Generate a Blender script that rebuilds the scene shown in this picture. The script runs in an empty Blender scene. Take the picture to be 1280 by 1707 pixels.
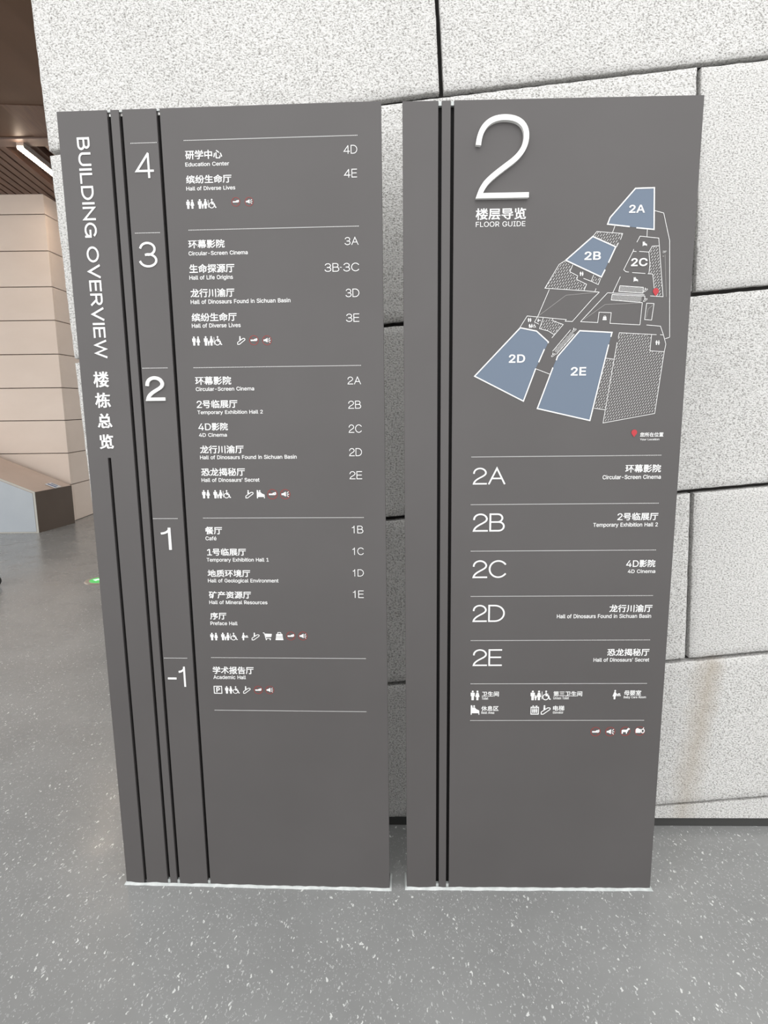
import bpy, bmesh, math, random
from mathutils import Vector, Matrix, noise

random.seed(7)
SC = bpy.context.scene
COL = SC.collection

# ------------------------------------------------------------------ camera
PITCH, ROLL, EYE, FOCAL_PX = 0.17153, -0.01146, 1.46714, 1050.0
cam_data = bpy.data.cameras.new('camera')
cam_data.sensor_fit = 'VERTICAL'
cam_data.sensor_height = 36.0
cam_data.lens = FOCAL_PX / 1707.0 * 36.0
cam_data.clip_start = 0.05
cam = bpy.data.objects.new('camera', cam_data)
COL.objects.link(cam)
_f = Vector((0, math.cos(PITCH), -math.sin(PITCH)))
_u0 = Vector((0, math.sin(PITCH), math.cos(PITCH)))
_r0 = Vector((1, 0, 0))
_r = math.cos(ROLL) * _r0 + math.sin(ROLL) * _u0
_u = -math.sin(ROLL) * _r0 + math.cos(ROLL) * _u0
m = Matrix((_r, _u, -_f)).transposed().to_4x4()
m.translation = (0, 0, EYE)
cam.matrix_world = m
SC.camera = cam

# ------------------------------------------------------------------ daylight and exposure
SC.view_settings.view_transform = 'Standard'
SC.view_settings.look = 'None'
SC.view_settings.gamma = 1.0
SC.view_settings.use_curve_mapping = False
SC.view_settings.exposure = 0.0
world = bpy.data.worlds.new('atrium_daylight')
SC.world = world
world.use_nodes = True
wn, wl = world.node_tree.nodes, world.node_tree.links
wn.clear()
w_out = wn.new('ShaderNodeOutputWorld')
w_bg = wn.new('ShaderNodeBackground')
w_tc = wn.new('ShaderNodeTexCoord')
# brightest towards the glazed front of the hall, behind where the photo was taken; dimmer overhead and towards the back
w_dot = wn.new('ShaderNodeVectorMath'); w_dot.operation = 'DOT_PRODUCT'
w_dot.inputs[1].default_value = Vector((-0.15, -0.88, 0.42)).normalized()
w_map = wn.new('ShaderNodeMath'); w_map.operation = 'MULTIPLY_ADD'
w_map.inputs[1].default_value = 0.5; w_map.inputs[2].default_value = 0.5
w_ramp = wn.new('ShaderNodeValToRGB')
w_ramp.color_ramp.elements[0].position = 0.40
w_ramp.color_ramp.elements[0].color = (0.37, 0.365, 0.36, 1)
w_ramp.color_ramp.elements[1].position = 0.90
w_ramp.color_ramp.elements[1].color = (1.0, 1.0, 1.0, 1)
wl.new(w_tc.outputs['Generated'], w_dot.inputs[0])
wl.new(w_dot.outputs['Value'], w_map.inputs[0])
wl.new(w_map.outputs[0], w_ramp.inputs['Fac'])
wl.new(w_ramp.outputs['Color'], w_bg.inputs['Color'])
w_bg.inputs['Strength'].default_value = 2.1
wl.new(w_bg.outputs[0], w_out.inputs['Surface'])
# skylight over the hall, behind and above where the photo was taken
sky_d = bpy.data.lights.new('skylight', 'AREA')
sky_d.shape = 'RECTANGLE'; sky_d.size = 7.0; sky_d.size_y = 4.0
sky_d.energy = 20.0; sky_d.color = (1.0, 0.985, 0.96)
sky = bpy.data.objects.new('skylight', sky_d)
COL.objects.link(sky)
sky.location = (0.3, -2.6, 6.0)
sky.rotation_euler = (math.radians(33), 0, 0)

# ------------------------------------------------------------------ the writing on the signs, in metres on the sign face: (kind, text, u from, u to, base line, height)
OVERVIEW_TEXT = [
    ('cn', '研学中心', .3227, .4173, 2.0787, .0218),
    ('en', 'Education Center', .3217, .4340, 2.0629, .0088),
    ('cd', '4D', .7236, .7586, 2.0815, .0200),
    ('cn', '缤纷生命厅', .3211, .4381, 2.0219, .0201),
    ('en', 'Hall of Diverse Lives', .3205, .4466, 2.0060, .0089),
    ('cd', '4E', .7236, .7571, 2.0263, .0199),
    ('cn', '环幕影院', .3169, .4119, 1.8663, .0208),
    ('en', 'Circular-Screen Cinema', .3162, .4710, 1.8494, .0093),
    ('cd', '3A', .7222, .7579, 1.8657, .0206),
    ('cn', '生命探源厅', .3155, .4344, 1.8053, .0223),
    ('en', 'Hall of Life Origins', .3145, .4292, 1.7894, .0098),
    ('cd', '3B·3C', .6689, .7585, 1.8018, .0208),
    ('cn', '龙行川渝厅', .3146, .4312, 1.7443, .0222),
    ('en', 'Hall of Dinosaurs Found in Sichuan Basin', .3140, .5775, 1.7286, .0099),
    ('cd', '3D', .7219, .7577, 1.7383, .0207),
    ('cn', '缤纷生命厅', .3138, .4341, 1.6837, .0216),
    ('en', 'Hall of Diverse Lives', .3132, .4434, 1.6683, .0100),
    ('cd', '3E', .7218, .7566, 1.6764, .0206),
    ('cn', '环幕影院', .3130, .4106, 1.5198, .0224),
    ('en', 'Circular-Screen Cinema', .3134, .4715, 1.5043, .0095),
    ('cd', '2A', .7223, .7581, 1.5164, .0213),
    ('cn', '2号临展厅', .3132, .4243, 1.4582, .0218),
    ('en', 'Temporary Exhibition Hall 2', .3140, .4922, 1.4429, .0092),
    ('cd', '2B', .7227, .7574, 1.4529, .0207),
    ('cn', '4D影院', .3139, .3951, 1.3984, .0212),
    ('en', '4D Cinema', .3143, .3911, 1.3820, .0093),
    ('cd', '2C', .7227, .7581, 1.3890, .0218),
    ('cn', '龙行川渝厅', .3146, .4351, 1.3361, .0223),
    ('en', 'Hall of Dinosaurs Found in Sichuan Basin', .3137, .5795, 1.3209, .0099),
    ('cd', '2D', .7227, .7574, 1.3264, .0212),
    ('cn', '恐龙揭秘厅', .3144, .4357, 1.2744, .0221),
    ('en', 'Hall of Dinosaurs’ Secret', .3139, .4749, 1.2585, .0100),
    ('cd', '2E', .7223, .7568, 1.2636, .0215),
    ('cn', '餐厅', .3151, .3633, 1.1109, .0219),
    ('en', 'Café', .3150, .3461, 1.0945, .0103),
    ('cd', '1B', .7260, .7574, 1.1132, .0212),
    ('cn', '1号临展厅', .3170, .4274, 1.0497, .0213),
    ('en', 'Temporary Exhibition Hall 1', .3146, .4907, 1.0331, .0100),
    ('cd', '1C', .7262, .7577, 1.0518, .0210),
    ('cn', '地质环境厅', .3147, .4365, .9878, .0215),
    ('en', 'Hall of Geological Environment', .3147, .5160, .9725, .0101),
    ('cd', '1D', .7259, .7567, .9902, .0203),
    ('cn', '矿产资源厅', .3147, .4358, .9246, .0218),
    ('en', 'Hall of Mineral Resources', .3147, .4816, .9086, .0102),
    ('cd', '1E', .7251, .7556, .9277, .0215),
    ('cn', '序厅', .3147, .3618, .8622, .0216),
    ('en', 'Preface Hall', .3143, .3927, .8460, .0103),
    ('cn', '学术报告厅', .3127, .4326, .6972, .0232),
    ('en', 'Academic Hall', .3133, .4088, .6820, .0107),
    ('no', '4', .1907, .2400, 2.0378, .0605),
    ('no', '3', .1846, .2332, 1.8217, .0630),
    ('nb', '2', .1765, .2297, 1.4795, .0648),
    ('no', '1', .1889, .2182, 1.0671, .0631),
    ('no', '-1', .1790, .2316, .6572, .0616),
    ('vc', '楼', .0354, .0783, 1.5171, .0415),
    ('vc', '栋', .0351, .0779, 1.4625, .0405),
    ('vc', '总', .0364, .0772, 1.4079, .0394),
    ('vc', '览', .0366, .0761, 1.3511, .0399),
]
GUIDE_TEXT = [
    ('n2', '2', .1817, .3142, 1.9691, .1908),
    ('cn', '楼层导览', .1837, .3106, 1.9210, .0279),
    ('en', 'FLOOR GUIDE', .1845, .3097, 1.9048, .0120),
    ('co', '2A', .1847, .2738, 1.2450, .0492),
    ('cn', '环幕影院', .5948, .6901, 1.2744, .0219),
    ('en', 'Circular-Screen Cinema', .5350, .6911, 1.2571, .0105),
    ('co', '2B', .1863, .2743, 1.1149, .0505),
    ('cn', '2号临展厅', .5803, .6910, 1.1431, .0215),
    ('en', 'Temporary Exhibition Hall 2', .5155, .6912, 1.1262, .0103),
    ('co', '2C', .1871, .2813, .9827, .0509),
    ('cn', '4D影院', .6113, .6914, 1.0110, .0216),
    ('en', '4D Cinema', .6168, .6924, .9946, .0096),
    ('co', '2D', .1887, .2799, .8546, .0501),
    ('cn', '龙行川渝厅', .5713, .6910, .8809, .0227),
    ('en', 'Hall of Dinosaurs Found in Sichuan Basin', .4259, .6887, .8646, .0109),
    ('co', '2E', .1908, .2745, .7227, .0504),
    ('cn', '恐龙揭秘厅', .5719, .6903, .7515, .0222),
    ('en', 'Hall of Dinosaurs’ Secret', .5341, .6913, .7348, .0106),
    ('cn', '卫生间', .2191, .2679, .6292, .0157),
    ('en', 'Toilet', .2188, .2374, .6199, .0074),
    ('cn', '第三卫生间', .4241, .5065, .6292, .0161),
    ('en', 'Unisex Toilet', .4244, .4691, .6205, .0074),
    ('cn', '母婴室', .6258, .6745, .6316, .0161),
    ('en', 'Baby Care Room', .6254, .6887, .6233, .0069),
    ('cn', '休息区', .2181, .2679, .5846, .0158),
    ('en', 'Rest Area', .2186, .2555, .5757, .0075),
    ('cn', '电梯', .4247, .4571, .5847, .0163),
    ('en', 'Elevator', .4250, .4548, .5763, .0070),
    ('mb', '2A', .5688, .6086, 1.9324, .0174),
    ('mb', '2B', .4618, .5034, 1.8214, .0187),
    ('mb', '2C', .5808, .6224, 1.8045, .0179),
    ('mb', '2D', .2754, .3179, 1.5678, .0197),
    ('mb', '2E', .4384, .4784, 1.5329, .0203),
    ('cn', '您所在位置', .6287, .6908, 1.3698, .0118),
    ('en', 'Your Location', .6292, .6806, 1.3607, .0048),
    ('cd', '3F', .6591, .6694, 1.8350, .0051),
]
OVERVIEW_RULES = [
    (.3214, .7614, 2.1235),
    (.3197, .7609, 1.9110),
    (.3111, .7603, 1.5653),
    (.3118, .7609, 1.1574),
    (.3102, .7597, .7474),
    (.3114, .7585, .5843),
    (.1847, .2534, 2.1208),
    (.1790, .2462, 1.9068),
    (.1718, .2420, 1.5659),
    (.1702, .2412, 1.1562),
    (.1714, .2411, .7449),
]
GUIDE_RULES = [
    (.1810, .6902, 1.3205),
    (.1808, .6916, 1.1902),
    (.1824, .6921, 1.0597),
    (.1840, .6918, .9294),
    (.1855, .6917, .7992),
    (.1867, .6906, .6685),
    (.1868, .6892, .5548),
]
OVERVIEW_ICONS = [
    ('toilets', .3183, .3387, 1.9623, 1.9843),
    ('family', .3482, .3957, 1.9621, 1.9848),
    ('smoke', .4370, .4556, 1.9677, 1.9849),
    ('mega', .4712, .4898, 1.9673, 1.9845),
    ('toilets', .3119, .3331, 1.6227, 1.6459),
    ('family', .3432, .3916, 1.6220, 1.6460),
    ('escalator', .4320, .4539, 1.6230, 1.6448),
    ('smoke', .4662, .4872, 1.6238, 1.6439),
    ('mega', .5011, .5221, 1.6232, 1.6433),
    ('toilets', .3132, .3352, 1.2128, 1.2357),
    ('family', .3449, .3934, 1.2126, 1.2354),
    ('escalator', .4336, .4565, 1.2122, 1.2350),
    ('rest', .4656, .4875, 1.2121, 1.2349),
    ('smoke', .4970, .5207, 1.2115, 1.2352),
    ('mega', .5325, .5561, 1.2113, 1.2350),
    ('toilets', .3117, .3337, .8000, .8228),
    ('family', .3433, .3909, .8003, .8231),
    ('baby', .4024, .4219, .8006, .8233),
    ('escalator', .4314, .4546, .8007, .8235),
    ('cart', .4646, .4902, .8014, .8241),
    ('bag', .5002, .5234, .8016, .8253),
    ('smoke', .5338, .5555, .8028, .8255),
    ('mega', .5687, .5904, .8030, .8256),
    ('parking', .3123, .3370, .6362, .6602),
    ('toiletwheel', .3457, .3883, .6366, .6596),
    ('escalator', .3985, .4207, .6371, .6600),
    ('smoke', .4327, .4540, .6374, .6598),
    ('mega', .4665, .4877, .6377, .6601),
]
GUIDE_ICONS = [
    ('toilets', .1871, .2126, .6181, .6477),
    ('family', .3591, .4171, .6177, .6473),
    ('baby', .5932, .6167, .6201, .6486),
    ('rest', .1877, .2128, .5730, .6023),
    ('elevator', .3603, .3841, .5732, .6020),
    ('escalator', .3897, .4177, .5731, .6020),
    ('smoke', .5379, .5622, .5063, .5327),
    ('mega', .5803, .6046, .5063, .5326),
    ('dog', .6235, .6477, .5072, .5335),
    ('camera', .6654, .6895, .5081, .5344),
]
MAP_ROOMS = {
    '2A': [(.5821, 1.9893), (.6289, 1.9900), (.6341, 1.8917), (.5167, 1.9060), (.5222, 1.9215)],
    '2B': [(.4809, 1.8772), (.5401, 1.8515), (.5071, 1.7788), (.4147, 1.8209)],
    '2D': [(.3032, 1.6557), (.3456, 1.6469), (.3776, 1.6183), (.3463, 1.5517), (.3163, 1.4675), (.1864, 1.5338)],
    '2E': [(.4574, 1.6463), (.5411, 1.6410), (.4939, 1.4147), (.3537, 1.4477), (.3913, 1.5537), (.4023, 1.5817)],
}
MAP_THICK = [
    [(.5727, 1.8993), (.5167, 1.9060), (.5222, 1.9215), (.5821, 1.9893), (.6289, 1.9900), (.6341, 1.8917), (.5894, 1.8963)],
    [(.4147, 1.8209), (.4809, 1.8772), (.5401, 1.8515), (.5234, 1.8133)],
    [(.5158, 1.7967), (.5071, 1.7788), (.4147, 1.8209)],
    [(.3764, 1.6158), (.3771, 1.6192), (.3456, 1.6469), (.3032, 1.6557), (.1864, 1.5338), (.3163, 1.4675), (.3463, 1.5517)],
    [(.3675, 1.6010), (.3535, 1.5676)],
    [(.3992, 1.5721), (.4023, 1.5817), (.4574, 1.6463), (.5411, 1.6410), (.5387, 1.6299)],
    [(.5342, 1.6105), (.4939, 1.4147), (.3537, 1.4477), (.3913, 1.5537)],
]
MAP_THIN = [
    [(.5355, 1.9018), (.5301, 1.8855)],
    [(.6172, 1.8915), (.6174, 1.8751)],
    [(.6330, 1.9364), (.6559, 1.9302), (.6750, 1.8644)],
    [(.4809, 1.8772), (.4907, 1.8889), (.5559, 1.8831), (.5509, 1.8683)],
    [(.5467, 1.8613), (.5422, 1.8515)],
    [(.4147, 1.8209), (.3984, 1.8112), (.3639, 1.7535), (.4616, 1.7460), (.5038, 1.7418)],
    [(.4331, 1.8095), (.4262, 1.7928), (.4467, 1.7825), (.4446, 1.7737), (.4702, 1.7616), (.4642, 1.7460)],
    [(.4616, 1.7762), (.4816, 1.7687), (.4872, 1.7839)],
    [(.4816, 1.7687), (.5000, 1.7604), (.5056, 1.7756)],
    [(.4950, 1.7508), (.4920, 1.7428)],
    [(.3753, 1.7501), (.3479, 1.6837)],
    [(.5926, 1.8617), (.6000, 1.8761), (.6473, 1.8707), (.6671, 1.7281), (.6343, 1.7306)],
    [(.6485, 1.8522), (.6320, 1.8516), (.6246, 1.8375), (.6289, 1.8077), (.6277, 1.7850)],
    [(.6000, 1.8395), (.6246, 1.8375)],
    [(.5860, 1.8453), (.5842, 1.8401), (.5930, 1.8392)],
    [(.5842, 1.8401), (.5630, 1.7956), (.5691, 1.7907), (.5766, 1.7898)],
    [(.5850, 1.7884), (.6185, 1.7859)],
    [(.6248, 1.7850), (.6374, 1.7841), (.6432, 1.7494)],
    [(.5555, 1.7789), (.5383, 1.7397)],
    [(.5554, 1.7568), (.6155, 1.7519), (.6155, 1.7377), (.5532, 1.7427), (.5554, 1.7568)],
    [(.6209, 1.7304), (.5368, 1.7356), (.5350, 1.7219), (.6152, 1.7143)],
    [(.6209, 1.7304), (.6204, 1.7247)],
    [(.4585, 1.6689), (.5031, 1.6662), (.5053, 1.6920), (.5366, 1.6904), (.5349, 1.6637), (.6121, 1.6590), (.6151, 1.7149)],
    [(.4845, 1.7228), (.4373, 1.6696), (.4191, 1.6707), (.4223, 1.6755)],
    [(.5038, 1.7418), (.4845, 1.7230)],
    [(.6262, 1.7127), (.6451, 1.7116), (.6413, 1.6705), (.6235, 1.6720), (.6262, 1.7127)],
    [(.6290, 1.6584), (.6651, 1.6550), (.6740, 1.6335), (.6819, 1.6094), (.6789, 1.5903), (.6640, 1.4314), (.5290, 1.4078), (.5556, 1.6160)],
    [(.5579, 1.6276), (.5603, 1.6399), (.6563, 1.6337)],
    [(.6656, 1.6336), (.6741, 1.6327)],
    [(.6436, 1.6339), (.6418, 1.5933), (.6789, 1.5903)],
    [(.5286, 1.5759), (.5514, 1.5727)],
    [(.5037, 1.4469), (.5334, 1.4423)],
    [(.3467, 1.5509), (.3833, 1.5369)],
    [(.3032, 1.6578), (.3203, 1.6851), (.4223, 1.6747)],
    [(.3479, 1.6839), (.3398, 1.6697), (.3514, 1.6642)],
    [(.3620, 1.6796), (.3531, 1.6530), (.3767, 1.6465), (.3919, 1.6372)],
    [(.3862, 1.6773), (.3877, 1.6719), (.4143, 1.6625), (.3858, 1.6290)],
    [(.4339, 1.6490), (.3890, 1.5953)],
    [(.4441, 1.6382), (.3991, 1.5872)],
    [(.6750, 1.8644), (.6905, 1.6267)],
    [(.6905, 1.6267), (.6789, 1.6231)],
    [(.5249, 1.7399), (.4585, 1.6689)],
    [(.5249, 1.7399), (.6195, 1.7336)],
]
MAP_GREY = [
    [(.3500, 1.6853), (.4188, 1.7353), (.5017, 1.7418)],
    [(.4668, 1.6741), (.5200, 1.7110), (.6144, 1.7137)],
    [(.6271, 1.6760), (.6312, 1.6984), (.6440, 1.7092)],
    [(.6656, 1.8310), (.6755, 1.7280)],
]
MAP_HATCH = [
    (0, [(.4907, 1.8889), (.5559, 1.8831), (.5422, 1.8515), (.4809, 1.8772)]),
    (0, [(.4147, 1.8209), (.4331, 1.8095), (.4262, 1.7928), (.4467, 1.7825), (.4446, 1.7737), (.4702, 1.7616), (.4642, 1.7460), (.3639, 1.7535), (.3984, 1.8112)]),
    (0, [(.4872, 1.7839), (.5056, 1.7756), (.5000, 1.7604), (.4816, 1.7687)]),
    (0, [(.6320, 1.8516), (.6485, 1.8522), (.6663, 1.7281), (.6469, 1.7300), (.6374, 1.7841), (.6277, 1.7850), (.6289, 1.8077), (.6246, 1.8375)]),
    (0, [(.5603, 1.6399), (.6436, 1.6339), (.6418, 1.5933), (.6789, 1.5903), (.6640, 1.4314), (.5302, 1.4087), (.5513, 1.5736), (.5556, 1.6160)]),
    (0, [(.5278, 1.5751), (.5501, 1.5727), (.5334, 1.4423), (.5037, 1.4469)]),
    (0, [(.3620, 1.6796), (.3862, 1.6773), (.4135, 1.6625), (.3919, 1.6372), (.3767, 1.6465), (.3531, 1.6530)]),
    (1, [(.5554, 1.7568), (.6155, 1.7519), (.6155, 1.7377), (.5532, 1.7427)]),
    (1, [(.5368, 1.7356), (.6134, 1.7305), (.6118, 1.7151), (.5350, 1.7219)]),
    (1, [(.4371, 1.6449), (.4441, 1.6382), (.3990, 1.5901), (.3920, 1.5965)]),
]
MAP_ICONS = [
    ('toilets', .4565, 1.7875, .0104),
    ('rest', .6131, 1.8575, .0110),
    ('rest', .5952, 1.7715, .0112),
    ('escalator', .6217, 1.7457, .0105),
    ('escalator', .6223, 1.7215, .0105),
    ('toilets', .6605, 1.6138, .0116),
    ('bag', .5203, 1.6775, .0107),
    ('toilets', .3269, 1.6752, .0099),
    ('baby', .3512, 1.6736, .0090),
    ('family', .3346, 1.6603, .0099),
    ('escalator', .4433, 1.6485, .0108),
    ('escalator', .3915, 1.5863, .0110),
]
PINS = [
    (.6476, 1.7401, .0084),
    (.6129, 1.3800, .0084),
]
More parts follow.
